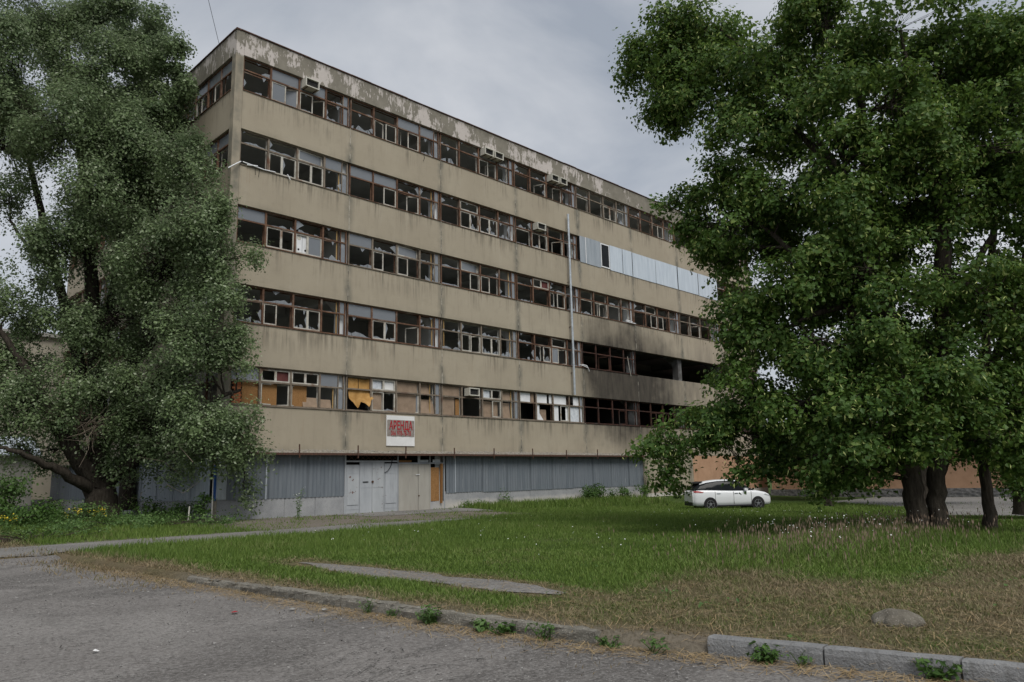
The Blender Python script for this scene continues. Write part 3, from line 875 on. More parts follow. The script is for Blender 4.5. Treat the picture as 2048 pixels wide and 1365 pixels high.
# canopy: sloping crumbling apron on an iron edge, iron rods standing on it
b = MB()
n = 150
vs, fs = [], []
for q in range(n + 1):
    x = -.1 + 30.4 * q / n
    j = lambda s: rnd.gauss(0, s)
    vs += [(x, .02, 3.20 + j(.012)), (x, -.22, 3.11 + j(.014)), (x, -.46 + j(.012), 3.02 + j(.01)), (x, -.46, 2.985), (x, .02, 2.985)]
    if q:
        a = 5 * (q - 1); c_ = 5 * q
        for k in range(4): fs.append((a + k, c_ + k, c_ + k + 1, a + k + 1))
b.add(vs, fs)
cnp = b.build('canopy', 'canopy', bld)
b = MB(); b.box(-.12, -.50, 2.93, 30.3, -.462, 3.03); b.build('canopy_edge', 'rust', cnp)
b = MB()
for _ in range(420):
    x = rnd.uniform(0, 30.2); d = rnd.uniform(-.42, 0); zc = 3.2 + d * .4
    s_ = rnd.uniform(.012, .045)
    b.add([(x - s_, d - s_, zc - .01), (x + s_, d - s_ * .6, zc - .01), (x + s_ * .3, d + s_, zc - .01), (x, d, zc + s_ * rnd.uniform(.6, 1.4))], [(0, 1, 3), (1, 2, 3), (2, 0, 3)])
tag(b.build('canopy_rubble', 'concrete', cnp), kind='stuff')
for x in (.6, 3.48, 6.56, 9.36, 12.55, 15.45, 18.6, 21.6, 24.62, 27.6):
    b = MB(); b.bar((x, -.52, 2.80), (x + rnd.uniform(-.02, .02), -.52, 3.37 + rnd.uniform(-.06, .04)), .045); b.build('canopy_rod', 'rust', cnp)
b = MB(TL); b.box(-.1, -.3, 2.99, 24, .02, 3.12); b.build('canopy', 'canopy', bld)

# entrance: four grey metal leaves, a pair of beige doors, boarded gap
dz0 = .20
ent = MB(); ent.box(6.16, -.02, -.3, 12.3, .1, dz0); ent.box(6.16, .36, dz0, 12.3, .40, 3.0); ent.build('door_recess', 'dark', bld)
def rails(x0, x1, z0, z1, zs_, d=-.02, w=.028):
    b = MB()
    rect(b, x0, x1, z0, z1, w, d - .012, d)
    for z in zs_: b.box(x0 + w, d - .010, z - w / 2, x1 - w, d - .001, z + w / 2)
    return b
def leaf(x0, x1, z0, z1, m, zs_=(), inner=None):
    b = MB(); b.box(x0, -.02, z0, x1, .03, z1); o = b.build('door', m, bld)
    rails(x0 + .002, x1 - .002, z0, z1, zs_).build('door_frame', m, o)
    if inner:
        bb = MB(); bb.box(inner[0], -.045, inner[1], inner[2], -.021, inner[3]); pz = bb.build('door_panel', inner[4], o)
    return o
leaf(6.24, 6.98, dz0, 2.50, 'door_grey', (.42, 2.1), (6.30, .62, 6.93, 1.98, 'door_chip'))
d1 = leaf(7.0, 7.70, dz0 + .02, 2.62, 'door_grey', (1.42,)); d2 = leaf(7.715, 8.42, dz0 + .02, 2.62, 'door_chip', (1.42,))
leaf(8.44, 9.24, dz0, 2.56, 'door_grey', (.40, 2.08), (8.50, .63, 9.14, 2.05, 'door_grey'))
b = MB(); b.box(7.17, -.05, 1.66, 7.48, -.021, 1.70); b.build('pull_handle', 'dark', d1)
b = MB(); b.tube([(7.72, -.07, 1.68), (7.72, -.03, 1.68)], .06, 10); b.build('padlock', 'rust', d2)
d3 = leaf(9.30, 10.52, dz0 + .02, 2.53, 'door_beige'); d4 = leaf(10.54, 11.32, dz0 + .02, 2.52, 'door_beige')
b = MB(); b.tube([(10.56, -.06, .93), (10.56, -.03, .93)], .04, 10); b.build('lock', 'rust', d4)
b = MB(); b.bar((10.36, -.05, 1.98), (10.6, -.05, 2.0), .03); b.build('latch', 'pvc', d3)
b = MB(); b.box(11.36, .02, .62, 11.95, .05, 2.35); b.build('board', 'osb', bld)
b = MB(); b.box(11.34, .0, dz0, 12.28, .04, .60); b.build('door_step_panel', 'plinth', bld)
b = MB(); b.bar((12.0, -.07, .50), (12.03, -.07, 2.55), .17, .05); tag(b.build('timber_plank', 'osb'), 'orange raw plank leaning against the boarded gap beside the beige doors', 'plank')
b = MB()
b.box(9.27, -.02, dz0, 9.295, .06, 2.98); b.box(11.325, -.02, dz0, 11.35, .06, 2.98); b.box(12.25, -.02, dz0, 12.30, .06, 2.98); b.box(6.16, -.02, dz0, 6.235, .06, 2.98)
b.box(6.24, -.015, 2.63, 9.26, .05, 2.70); b.box(9.30, -.015, 2.54, 12.24, .05, 2.60); b.box(10.55, -.01, 2.61, 10.68, .05, 2.95)
b.build('door_frame', 'door_grey', bld)
b = MB()
for q in range(9):                                       # lattice in the transom
    x0 = 6.4 + q * .32
    b.bar((x0, .01, 2.72), (x0 + .3, .01, 2.96), .02); b.bar((x0 + .3, .03, 2.72), (x0, .03, 2.96), .02)
b.build('transom_lattice', 'rust', bld)
board(bld, 9.4, 10.2, 2.62, 2.72, 'osb', .1); board(bld, 10.75, 11.3, 2.62, 2.74, 'film', .1); board(bld, 11.6, 12.1, 2.62, 2.76, 'film', .1)
b = MB(); b.tube([(8.42, -.05, 2.1), (8.6, -.08, 2.2), (8.78, -.06, 2.4), (8.86, -.05, 2.62), (8.9, -.05, 2.9)], .016, 6); tag(b.build('hanging_cable', 'dark'), 'black cable hanging from the canopy across the grey metal door', 'cable')

# ---------------------------------------------------------------- things fixed to the facade
def text_mesh(s, size, mat, name, parent, loc, xs_=1., bold=.0):
    cu = bpy.data.curves.new(name, 'FONT'); cu.body = s; cu.size = size; cu.align_x = 'CENTER'; cu.offset = bold; cu.extrude = .002
    t = bpy.data.objects.new(name, cu); C.objects.link(t)
    me = bpy.data.meshes.new_from_object(t.evaluated_get(bpy.context.evaluated_depsgraph_get()))
    bpy.data.objects.remove(t); bpy.data.curves.remove(cu)
    me.materials.clear(); me.materials.append(M[mat])
    o = link(name, me, parent, loc); o.rotation_euler = (PI / 2, 0, 0); o.scale = (xs_, 1, 1)
    return o
sg = tag(empty('rental_sign', (9.4, -.03, 3.45)), 'white rental signboard with red lettering on the first spandrel above the doors', 'sign')
b = MB(); b.box(-.88, -.02, -.02, .88, .012, 1.5); b.build('sign_board', 'signwhite', sg)
b = MB(); n = 10
for q in range(n):
    x0, x1 = -.85 + 1.7 * q / n, -.85 + 1.7 * (q + 1) / n
    o0, o1 = .008 * math.sin(q * 1.9), .008 * math.sin((q + 1) * 1.9)
    b.add([(x0, -.031 + o0, .45), (x1, -.031 + o1, .45), (x1, -.031 - o1 * .5, 1.28), (x0, -.031 - o0 * .5, 1.28)], [(0, 1, 2, 3)], 0, True)
b.build('banner', 'banner', sg)
text_mesh('АРЕНДА', .60, 'redtext', 'lettering', sg, (0, -.046, .80), .58, .010)
text_mesh('066 978-78-78', .36, 'redtext', 'lettering', sg, (0, -.046, .50), .59, .0)

pp = tag(empty('flue_pipe', (22.9, -.25, 6.83)), 'tall thin zinc flue pipe climbing the facade between two bays', 'pipe')
for q in range(12):
    z0 = q * 1.0
    b = MB(); b.tube([(0, 0, z0), (0, 0, z0 + 1.0)], .075, 12); b.build('pipe_section', 'pipe', pp)
    b = MB(); b.tube([(0, 0, z0 + .95), (0, 0, z0 + 1.02)], .088, 12); b.build('pipe_collar', 'galv', pp)
    if q % 3 == 1:
        b = MB(); b.box(-.02, .06, z0 + .4, .02, .26, z0 + .44); b.build('pipe_bracket', 'rust', pp)

def aircon(x0, x1, z0, z1, label, deep=.34):
    o = tag(empty('air_conditioner', ((x0 + x1) / 2, -.05, z0)), label, 'air conditioner', 'window air conditioners on the facade')
    w, h = (x1 - x0) / 2, z1 - z0
    b = MB()
    t = .05
    b.box(-w, -deep + .05, 0, -w + t, .15, h); b.box(w - t, -deep + .05, 0, w, .15, h); b.box(-w + t, -deep + .05, 0, w - t, .15, t); b.box(-w + t, -deep + .05, h - t, w - t, .15, h)
    b.build('casing', 'acbox', o)
    b = MB(); b.box(-w + t + .002, -deep + .16, t + .002, w - t - .002, .14, h - t - .002); b.build('dark_fill', 'acdark', o)  # near-black block paints the shade inside the hollow casing
    b = MB()
    for q in range(4): b.box(-w + t, -deep + .12, t + .03 + q * (h - 2 * t) / 4.3, w - t, -deep + .14, t + .045 + q * (h - 2 * t) / 4.3)
    b.build('louvre', 'acdark', o)
    b = MB(); b.bar((-w * .7, -deep + .1, -.02), (-w * .7, .2, -.02), .03); b.bar((w * .7, -deep + .1, -.02), (w * .7, .2, -.02), .03); b.build('bracket', 'rust', o)
T5 = SILL[4] + 1.10
aircon(3.40, 4.15, T5 + .12, T5 + .58, 'gutted window air conditioner in the top band nearest the building corner')
aircon(15.38, 16.10, T5 + .16, T5 + .60, 'left air conditioner of the first pair in the top window band')
aircon(16.20, 16.92, T5 + .16, T5 + .60, 'right air conditioner of the first pair in the top window band')
aircon(21.33, 22.05, T5 + .12, T5 + .56, 'left air conditioner of the farther pair in the top window band')
aircon(22.2, 22.86, T5 + .12, T5 + .56, 'right air conditioner of the farther pair in the top window band')
aircon(19.82, 20.6, SILL[3] + 1.2, SILL[3] + 1.64, 'single air conditioner in the second band from the top left of the zinc pipe')
aircon(13.86, 14.62, SILL[0] + 1.17, SILL[0] + 1.6, 'single air conditioner in the lowest window band right of the rental sign')

# hanging, torn fibreboard in the lowest band
b = MB()
def sheet_grid(P):
    n, m_ = len(P), len(P[0])
    vs = [p for r in P for p in r]
    fs = [(i * m_ + k, i * m_ + k + 1, (i + 1) * m_ + k + 1, (i + 1) * m_ + k) for i in range(n - 1) for k in range(m_ - 1)]
    b.add(vs, fs, 0, True)
x0 = 6.42; zs, zh, zt = SILL[0], HEAD[0], SILL[0] + 1.09
for (xa, xb, fold) in ((0, .56, .05), (.60, 1.28, .11)):
    rows = []
    for i in range(5):
        t = i / 4
        rows.append([(x0 + xa + (xb - xa) * k / 6, .205 + fold * math.sin(k / 6 * PI) * (1 - t) + .02 * rnd.random(), zh - .09 - rnd.uniform(0, .05) * (1 - t) + (zt - .02 - zh + .09) * t) for k in range(7)])
    sheet_grid(rows)
jag = [.62, .50, .42, .30, .22, .16, .22, .48, .40, .30, .22, .34, .52, .60, .66]
rows = []
for i in range(7):
    t = i / 6
    rows.append([(x0 + .02 + 1.24 * k / 14 + .10 * t * (k / 14 - .35), .20 - (.20 + .22 * (k > 7)) * t * t * (.35 + .65 * abs(math.sin(k * .45 + .3))), zt - .03 + (zs + jag[k] - zt + .03) * t) for k in range(15)])
sheet_grid(rows)
tag(b.build('hanging_fibreboard', 'cardboard_y'), 'torn yellow fibreboard curling out of a window in the lowest band', 'board')

# scraps dangling from sills
def scrap(name, pts, r, mat, label, cat):
    b = MB()
    for p in pts: b.tube(p, r, 6)
    return tag(b.build(name, mat), label, cat)
z4 = SILL[3]
scrap('broken_blind', [[(.5, -.06, z4 + .12), (1.0, -.09, z4 + .06), (1.5, -.07, z4 + .02), (2.1, -.06, z4 + .06)], [(.7, -.07, z4 + .02), (1.2, -.1, z4 + .1)], [(2.7, -.08, z4 + .12), (2.85, -.1, z4 - .12)],
       [(.4, -.08, z4 + .1), (.1, -.2, z4 - .15), (-.25, -.25, z4 - .45)]], .028, 'white', 'white broken blind slats dangling over a sill at the building corner', 'blind')
scrap('hanging_wire', [[(1.1, -.06, z4), (1.12, -.08, z4 - .35)], [(1.32, -.06, z4), (1.27, -.08, z4 - .4)]], .01, 'dark', 'two short black wires below the broken blind', 'wire')
scrap('hanging_wire', [[(10.95, -.05, SILL[4]), (10.97, -.07, SILL[4] - .25), (10.88, -.06, SILL[4] - .45)]], .012, 'dark', 'thin black wire hooking down from the top window band', 'wire')
z2 = SILL[1]
scrap('torn_curtain', [[(23.7, -.05, z2 + .18), (24.1, -.1, z2 + .1), (24.5, -.12, z2 + .02), (24.62, -.12, z2 - .2)], [(24.0, -.06, z2 + .2), (24.4, -.12, z2 + .14), (24.55, -.1, z2 - .05)]], .028, 'white', 'white rag hanging over the sill right of the zinc pipe', 'rag')
scrap('loose_batten', [[(28.95, -.08, z2 + 1.2), (29.05, -.1, z2 + .5), (29.2, -.12, z2 - .15)]], .022, 'sash', 'pale splintered batten hanging outside the scorched window', 'batten')
z3 = SILL[2]
scrap('torn_curtain', [[(29.0, -.05, z3 + .12), (29.6, -.12, z3 + .05), (30.1, -.1, z3 + .05)], [(29.1, -.05, z3 + .2), (29.7, -.12, z3 + .14)]], .035, 'white', 'white rag lying over the sill below the bright metal cladding', 'rag')
scrap('sky_wire', [[(-.3, 1.2, 22.1), (-1.3, 1.0, 25.0), (-2.6, .7, 29.5)]], .012, 'dark', 'thin dark wire rising into the sky from the roof corner', 'wire')

# ---------------------------------------------------------------- neighbouring buildings
def stone_mat():
    g = G('rubble_stone_plinth', .95, .12)
    v = g.n('TexVoronoi', {'Vector': g.co((1, 1, 1.3)), 'Scale': 4.}).outputs
    c = g.mix(g.mr(g.noise(3.), .3, .7), (.10, .10, .105), (.22, .215, .21))
    c = g.mix(.75, c, g.mix(g.mr(g.noise(5., det=5), .35, .65), (.085, .085, .09), (.24, .235, .23)))
    g.col(c).bump(v['Distance'], .8, .05)
    return g.m
M['stone'] = stone_mat()
M['pinkroof'] = simple('pink_roof_metal', (.36, .13, .15), (.45, .18, .20), 3, .6, .3)
M['beige2'] = simple('grey_beige_render', (.30, .275, .22), (.36, .33, .27), .8, .92, .12)
M['grey2'] = simple('grey_render', (.255, .245, .22), (.31, .30, .27), .8, .92, .12)
M['plinth_dark'] = simple('dark_plinth_paint', (.075, .075, .08), (.11, .11, .115), 3, .9, .15)
pb = tag(empty('peach_building', (46, -24, -.3)), 'low peach rendered building with stone plinth behind the right trees', 'building')
b = MB(); b.box(0, -18, -.3, 10, 22.5, 3.5); b.build('wall', 'peach', pb)
b = MB()
b.box(-.12, -18.1, -.3, -.002, 22.6, .62); b.build('plinth', 'stone', pb)
b = MB()
b.add([(-.5, -18.4, 3.5), (-.5, 22.8, 3.5), (10.5, 22.8, 3.5), (10.5, -18.4, 3.5), (5, -18.4, 5.6), (5, 22.8, 5.6), (-.5, -18.4, 3.75), (-.5, 22.8, 3.75), (10.5, 22.8, 3.75), (10.5, -18.4, 3.75)],
      [(0, 1, 2, 3), (6, 7, 5, 4), (8, 9, 4, 5), (0, 6, 7, 1), (2, 8, 9, 3), (9, 3, 0, 6, 4), (7, 1, 2, 8, 5)])
b.build('roof', 'pinkroof', pb)
for q in range(9):                                       # shallow pilasters
    y0 = -17.2 + q * 4.8
    b = MB(); b.box(-.07, y0, .63, -.002, y0 + .35, 3.49); b.build('pilaster', 'peach', pb)

ax_ = tag(empty('annex_block', (-5, 27, .3)), 'beige rear wing half hidden behind the big left tree', 'building')
b = MB(); b.box(-12, 0, -.4, 8.5, 9, 11.6); b.build('wall', 'beige2', ax_)
b = MB(); b.box(-12.1, -.06, -.4, 8.5, -.003, .75); b.build('plinth', 'plinth_dark', ax_)
b = MB(); b.box(-12.3, -.3, 11.6, 8.8, 9.3, 11.85); b.build('roof', 'concrete', ax_)
for q, x0 in enumerate((-10.5, -7.2, -3.9, -.6)):
    for z0 in (4.8, 8.2):
        b = MB(); b.box(x0, -.05, z0, x0 + 1.8, .02, z0 + 1.7); ww = b.build('window', 'carglass', ax_)
        b = MB(); rect(b, x0 - .04, x0 + 1.84, z0 - .04, z0 + 1.74, .08, -.09, -.055); b.build('frame', 'frame_grey', ww)
ob = tag(empty('outbuilding', (-6.6, 20, .3)), 'low grey outbuilding with a bright metal gable roof at the far left', 'building')
b = MB(); b.box(-4.6, 0, -.4, 4.6, 4.5, 3.5); b.build('wall', 'grey2', ob)
b = MB(); b.box(-4.65, -.05, -.4, 4.65, -.003, .5); b.build('plinth', 'plinth_dark', ob)
b = MB()
b.add([(-4.9, -.35, 3.42), (4.9, -.35, 3.42), (4.9, 2.2, 4.55), (-4.9, 2.2, 4.55), (4.9, 4.8, 3.42), (-4.9, 4.8, 3.42), (-4.9, -.35, 3.34), (4.9, -.35, 3.34), (4.9, 4.8, 3.34), (-4.9, 4.8, 3.34)],
      [(0, 1, 2, 3), (3, 2, 4, 5), (6, 7, 1, 0), (8, 9, 5, 4), (1, 7, 8, 4, 2), (6, 0, 3, 5, 9), (6, 9, 8, 7)])
b.build('roof', 'sheet_bright', ob)
for q in range(22):
    x0 = -4.7 + q * .447
    b = MB(); b.bar((x0, -.36, 3.43), (x0, 2.2, 4.57), .03, .03); b.build('roof_seam', 'galv', ob)

# ---------------------------------------------------------------- white hatchback
M['carpaint'] = simple('white_car_paint', (.70, .715, .73), (.74, .755, .77), 1, .25, .5)
M['tyre'] = simple('tyre_rubber', (.014, .014, .014), (.025, .025, .025), 8, .8, .2)
M['rim'] = simple('alloy_rim', (.28, .29, .30), (.42, .43, .44), 6, .35, .5, metal=.6)
M['redlens'] = simple('red_lens', (.32, .012, .015), (.40, .02, .02), 4, .2, .5)
M['lamp'] = simple('clear_lens', (.45, .47, .49), (.55, .57, .59), 4, .1, .6)
M['blackplastic'] = simple('black_plastic', (.012, .012, .013), (.022, .022, .023), 8, .5, .3)
CARX, CARY = 25.05, -9.25
hd = Vector((.78, -.63, 0)).normalized()
car = tag(empty('parked_car', (CARX, CARY, float(gz(CARX, CARY)) + .02), math.atan2(hd.y, hd.x)), 'white hatchback with dark rear window parked on the grass by the building', 'car')
def loft(sts, name, mat, faces_mat=None, mats=None):
    b = MB(); n = len(sts[0]); vs = [p for s_ in sts for p in s_]
    for i in range(len(sts) - 1):
        for k in range(n - 1):
            m_ = faces_mat(i, k) if faces_mat else 0
            b.add([], [], 0)
            b.f.append([i * n + k, i * n + k + 1, (i + 1) * n + k + 1, (i + 1) * n + k]); b.mi.append(m_); b.sm.append(True)
    b.v = [tuple(v) for v in vs]
    b.f.append(list(range(n))); b.mi.append(0); b.sm.append(False)
    b.f.append([(len(sts) - 1) * n + k for k in range(n)][::-1]); b.mi.append(0); b.sm.append(False)
    return b.build(name, mats or mat, car)
bx_ = [(-2.24, .70, .34, .92), (-2.20, .80, .26, .98), (-2.05, .86, .22, 1.02), (-1.7, .885, .20, 1.03), (-1.2, .893, .19, 1.02), (-.6, .895, .18, .99), (0, .895, .18, .97), (.6, .893, .18, .96), (1.1, .89, .19, .965), (1.5, .88, .20, .93), (1.85, .85, .21, .86), (2.08, .77, .22, .77), (2.2, .66, .26, .68), (2.25, .52, .32, .58)]
sts = []
for x, hw, zb, be in bx_:
    half = [(hw * .80, zb), (hw * .955, zb + .06), (hw * .985, zb + (be - zb) * .30), (hw, zb + (be - zb) * .55), (hw * .985, be - .12), (hw * .95, be - .03), (hw * .86, be), (hw * .4, be + .025), (0, be + .03)]
    sts.append([(x, y_, z_) for y_, z_ in half] + [(x, -y_, z_) for y_, z_ in half[::-1][1:]])
body = loft(sts, 'body', 'carpaint')
gx_ = [(-2.16, .72, 1.02, .68, 1.04), (-2.02, .755, 1.05, .64, 1.18), (-1.78, .775, 1.09, .60, 1.36), (-1.4, .79, 1.07, .605, 1.45), (-.8, .80, 1.01, .62, 1.52), (-.1, .80, .98, .625, 1.535), (.35, .80, .97, .61, 1.49), (.8, .79, .97, .64, 1.24), (1.22, .76, .965, .70, 1.0)]
sts = []
for x, bw, bz, rw, rz in gx_:
    half = [(bw, bz - .05), (bw * .99, bz), (bw + (rw - bw) * .5, bz + (rz - bz) * .52), (rw + .01, rz - .05 * min(1, (rz - bz) * 4)), (rw * .9, rz), (rw * .4, rz + .015), (0, rz + .018)]
    sts.append([(x, y_, z_) for y_, z_ in half] + [(x, -y_, z_) for y_, z_ in half[::-1][1:]])
def fm(i, k):
    kk = min(k, 11 - k)
    if kk >= 3 and 2 <= i <= 5: return 1
    if i >= 6 and kk < 3 and kk >= 2: return 0
    return 0
loft(sts, 'glasshouse', None, fm, ['carglass', 'carpaint'])
b = MB(); b.add([(-1.98, -.60, 1.385), (-1.98, .60, 1.385), (-1.6, .61, 1.47), (-1.6, -.61, 1.47), (-1.97, -.60, 1.355), (-1.97, .60, 1.355), (-1.6, .61, 1.43), (-1.6, -.61, 1.43)], [(0, 1, 2, 3), (7, 6, 5, 4), (0, 4, 5, 1), (3, 2, 6, 7), (0, 3, 7, 4), (1, 5, 6, 2)])
b.build('spoiler', 'blackplastic', car)
for s_ in (-1, 1):
    for x in (-1.32, 1.38):
        b = MB(); b.tube([(x, s_ * .70, .30), (x, s_ * .899, .30)], .365, 28); b.build('wheel_arch', 'blackplastic', car)
        b = MB(); b.tube([(x, s_ * .68, .30), (x, s_ * .86, .30), (x, s_ * .905, .30)], [.315, .32, .30], 28); wh = b.build('wheel', 'tyre', car)
        b = MB(); b.tube([(x, s_ * .9, .30), (x, s_ * .909, .30)], .075, 14)
        for q in range(5):
            a = q * 2 * PI / 5 + .3
            b.bar((x, s_ * .908, .30), (x + math.cos(a) * .2, s_ * .908, .30 + math.sin(a) * .2), .055, .014)
        for q in range(20):
            a0, a1 = q * 2 * PI / 20, (q + 1) * 2 * PI / 20
            b.bar((x + math.cos(a0) * .205, s_ * .908, .30 + math.sin(a0) * .205), (x + math.cos(a1) * .205, s_ * .908, .30 + math.sin(a1) * .205), .022, .012)
        b.build('rim', 'rim', wh)
    b = MB(); b.add([(-2.10, s_ * .862, .92), (-1.72, s_ * .892, .90), (-1.66, s_ * .893, .93), (-2.0, s_ * .84, 1.0), (-2.215, s_ * .74, .98), (-2.215, s_ * .74, .90)], [(0, 1, 2, 3), (0, 3, 4, 5)]); b.build('taillight', 'redlens', car)
    b = MB(); b.add([(1.78, s_ * .872, .80), (2.12, s_ * .76, .70), (2.16, s_ * .735, .63), (1.82, s_ * .876, .74)], [(0, 1, 2, 3)]); b.build('headlight', 'lamp', car)
    b = MB(); b.box(.62, min(s_ * .86, s_ * 1.0), .97, .80, max(s_ * .86, s_ * 1.0), 1.09); b.build('mirror', 'carpaint', car)
    for x in (-.92, .08):
        b = MB(); b.box(x, min(s_ * .885, s_ * .915), .83, x + .2, max(s_ * .885, s_ * .915), .86); b.build('door_handle', 'galv', car)
    b = MB()
    for x in (-1.02, .02, 1.02): b.box(x - .006, min(s_ * .88, s_ * .9005), .30, x + .006, max(s_ * .88, s_ * .9005), .93)
    b.box(-1.0, min(s_ * .86, s_ * .9), .185, 1.05, max(s_ * .86, s_ * .9), .25)
    b.build('door_seam', 'blackplastic', car)
b = MB(); b.box(-2.27, -.62, .24, -2.12, .62, .42); b.build('bumper', 'blackplastic', car)
b = MB(); b.box(-2.256, -.26, .74, -2.24, .26, .85); b.build('licence_plate', 'signwhite', car)
b = MB(); b.box(2.19, -.4, .28, 2.262, .4, .42); b.build('grille', 'blackplastic', car)
car.scale = (1, 1, 1.06)

# tree skeletons: limb polylines (x, y, z, radius) and crown masses (x, y, z, rx, ry, rz, density)
BIG_BLOBS=[(-6.46,5.8,22.87,2.75,2.39,1.83,1),(-4.32,5.3,23.33,2.14,2.14,1.66,1),(-7.36,4.95,19.43,2.39,2.39,1.96,1),(-4.61,4.34,20.24,2.51,2.51,2.05,1),(-2.67,3.77,19.1,1.98,1.97,1.51,1),(-6.15,3.68,16.82,2.78,2.5,1.93,1),(-2.78,2.75,16.61,2.48,2.48,1.91,1),(-1.82,-0.25,15.32,1.29,1.29,1.39,1.1),(-7.45,5.99,16.28,1.96,1.96,1.74,0.9),(-7.11,5.93,14.29,1.73,1.41,1.08,0.6),(-4.06,3.15,14.27,3.05,2.55,1.96,1),(-2.18,-1.45,12.56,1.83,1.83,1.63,1.1),(-0.86,-1.74,10.84,1.36,1.36,1.2,1.1),(-4.46,4.3,11.96,2.63,2.28,1.75,0.9),(-2.42,1.04,10.73,2.33,2.33,1.8,1),(-1.25,-1.84,9.27,1.42,1.18,0.91,1),(-6.12,5.73,10.61,1.51,1.26,0.97,0.35),(-6.72,5.85,9.22,1.49,1.49,1.27,0.6),(-5.08,5.49,8.72,1.74,1.42,1.09,0.7),(-3.16,3.92,8.94,2.64,2.28,1.76,0.9),(-2.29,-1.68,7.33,2.16,1.53,1.18,1),(-0.26,-1.46,7.38,1.07,1.07,0.91,1.1),(-6.0,5.7,6.69,1.91,1.38,1.06,0.9),(-4.07,4.19,6.03,2.35,1.66,1.28,0.9),(-2.01,1.96,5.94,2.12,1.66,1.27,0.9),(-0.88,-1.73,6.66,1.21,1.05,0.81,1),(-5.93,4.66,5.12,2.06,1.47,1.13,0.9),(-3.43,4.0,4.34,2.35,1.53,1.17,0.8),(0.12,-1.64,4.08,1.18,1.18,1.02,1.1),(-1.65,-1.94,4.2,1.55,1.39,1.07,1),(-1.75,2.93,4.11,1.94,1.68,1.3,1),(-1.76,-1.89,2.85,1.73,1.25,0.96,0.9),(0.73,-1.37,2.99,0.87,0.87,1.03,1),(0.71,-1.09,1.47,0.45,0.45,0.93,0.7),(-1.92,4.57,2.67,1.55,1.01,0.77,0.7),(-6.26,5.76,3.33,0.83,0.83,1.04,0.5),(-4.88,5.44,3.33,1.48,1.1,0.85,0.5),(-1.2,1.92,2.38,1.27,0.83,0.64,0.6)]
BIG_LIMBS=[[(-2.79,4.86,0.23,0.85),(-2.87,4.88,0.97,0.66),(-2.97,4.91,1.72,0.6),(-3.09,4.95,2.47,0.5),(-3.1,4.95,3.76,0.42),(-3.33,5.02,5.95,0.36),(-3.77,5.15,9.97,0.3),(-4.23,5.27,14.12,0.22),(-5.05,5.48,19.3,0.14),(-5.67,5.63,22.63,0.07)],[(-2.97,4.91,1.72,0.5),(-3.81,4.64,2.67,0.38),(-4.63,4.34,3.7,0.3),(-5.62,4.59,5.54,0.22),(-6.41,4.77,6.96,0.15),(-7.18,4.92,8.15,0.1)],[(-3.03,4.93,1.51,0.3),(-4.35,4.27,2.15,0.21),(-5.37,4.02,2.7,0.15),(-6.34,3.73,3.14,0.1),(-7.0,3.87,3.39,0.06)],[(-2.89,4.89,1.82,0.4),(-2.29,4.06,2.54,0.3),(-1.54,3.38,3.27,0.22),(-0.65,2.51,4.33,0.16),(-0.68,-1.0,5.12,0.1),(0.39,-0.94,5.6,0.06)],[(-3.07,4.94,3.33,0.34),(-2.45,4.22,5.93,0.26),(-1.68,3.96,9.14,0.2),(-1.09,3.75,13.0,0.15),(-1.18,2.72,15.61,0.09)],[(-3.16,4.97,4.19,0.34),(-4.27,5.28,7.67,0.25),(-5.25,5.53,11.18,0.18),(-6.24,5.75,14.69,0.13),(-7.09,5.92,18.74,0.08)],[(-3.36,5.03,6.39,0.3),(-2.83,5.39,11.11,0.2),(-2.69,5.35,15.51,0.14),(-2.98,5.44,20.54,0.07)],[(-2.14,4.12,7.06,0.22),(-0.9,3.68,9.2,0.16),(-0.95,-0.06,10.32,0.1),(-0.45,-0.82,11.12,0.06)],[(-5.25,5.53,11.18,0.12),(-6.22,5.75,11.95,0.08),(-7.02,5.91,13.17,0.05)],[(-1.54,3.38,3.27,0.18),(-0.61,1.42,3.41,0.12),(0.18,-1.11,3.51,0.07)]]
REAR_BLOBS=[(-2.12,5.17,23.96,1.24,1.24,1.11,1),(-1.88,2.97,21.74,1.06,1.06,1.18,1),(-2.21,5.2,21.78,1.47,1.47,1.47,1),(-1.59,2.6,20.17,0.82,0.82,1.05,1),(-2.24,8.61,25.52,1.32,1.32,1.32,1),(-2.02,3.29,18.27,1.4,1.4,1.4,1),(-2.45,6.84,19.68,1.99,1.99,1.99,1),(-2.33,6.28,14.86,2.17,2.17,2.41,0.8)]
REAR_LIMBS=[[(-0.38,9.07,0.61,0.4),(-0.71,8.91,6.0,0.32),(-1.08,8.51,13.63,0.24),(-1.47,7.32,19.92,0.12),(-1.66,6.07,23.75,0.05)],[(-1.08,8.51,13.63,0.2),(-1.32,6.22,16.91,0.12),(-1.47,4.15,20.58,0.06)]]
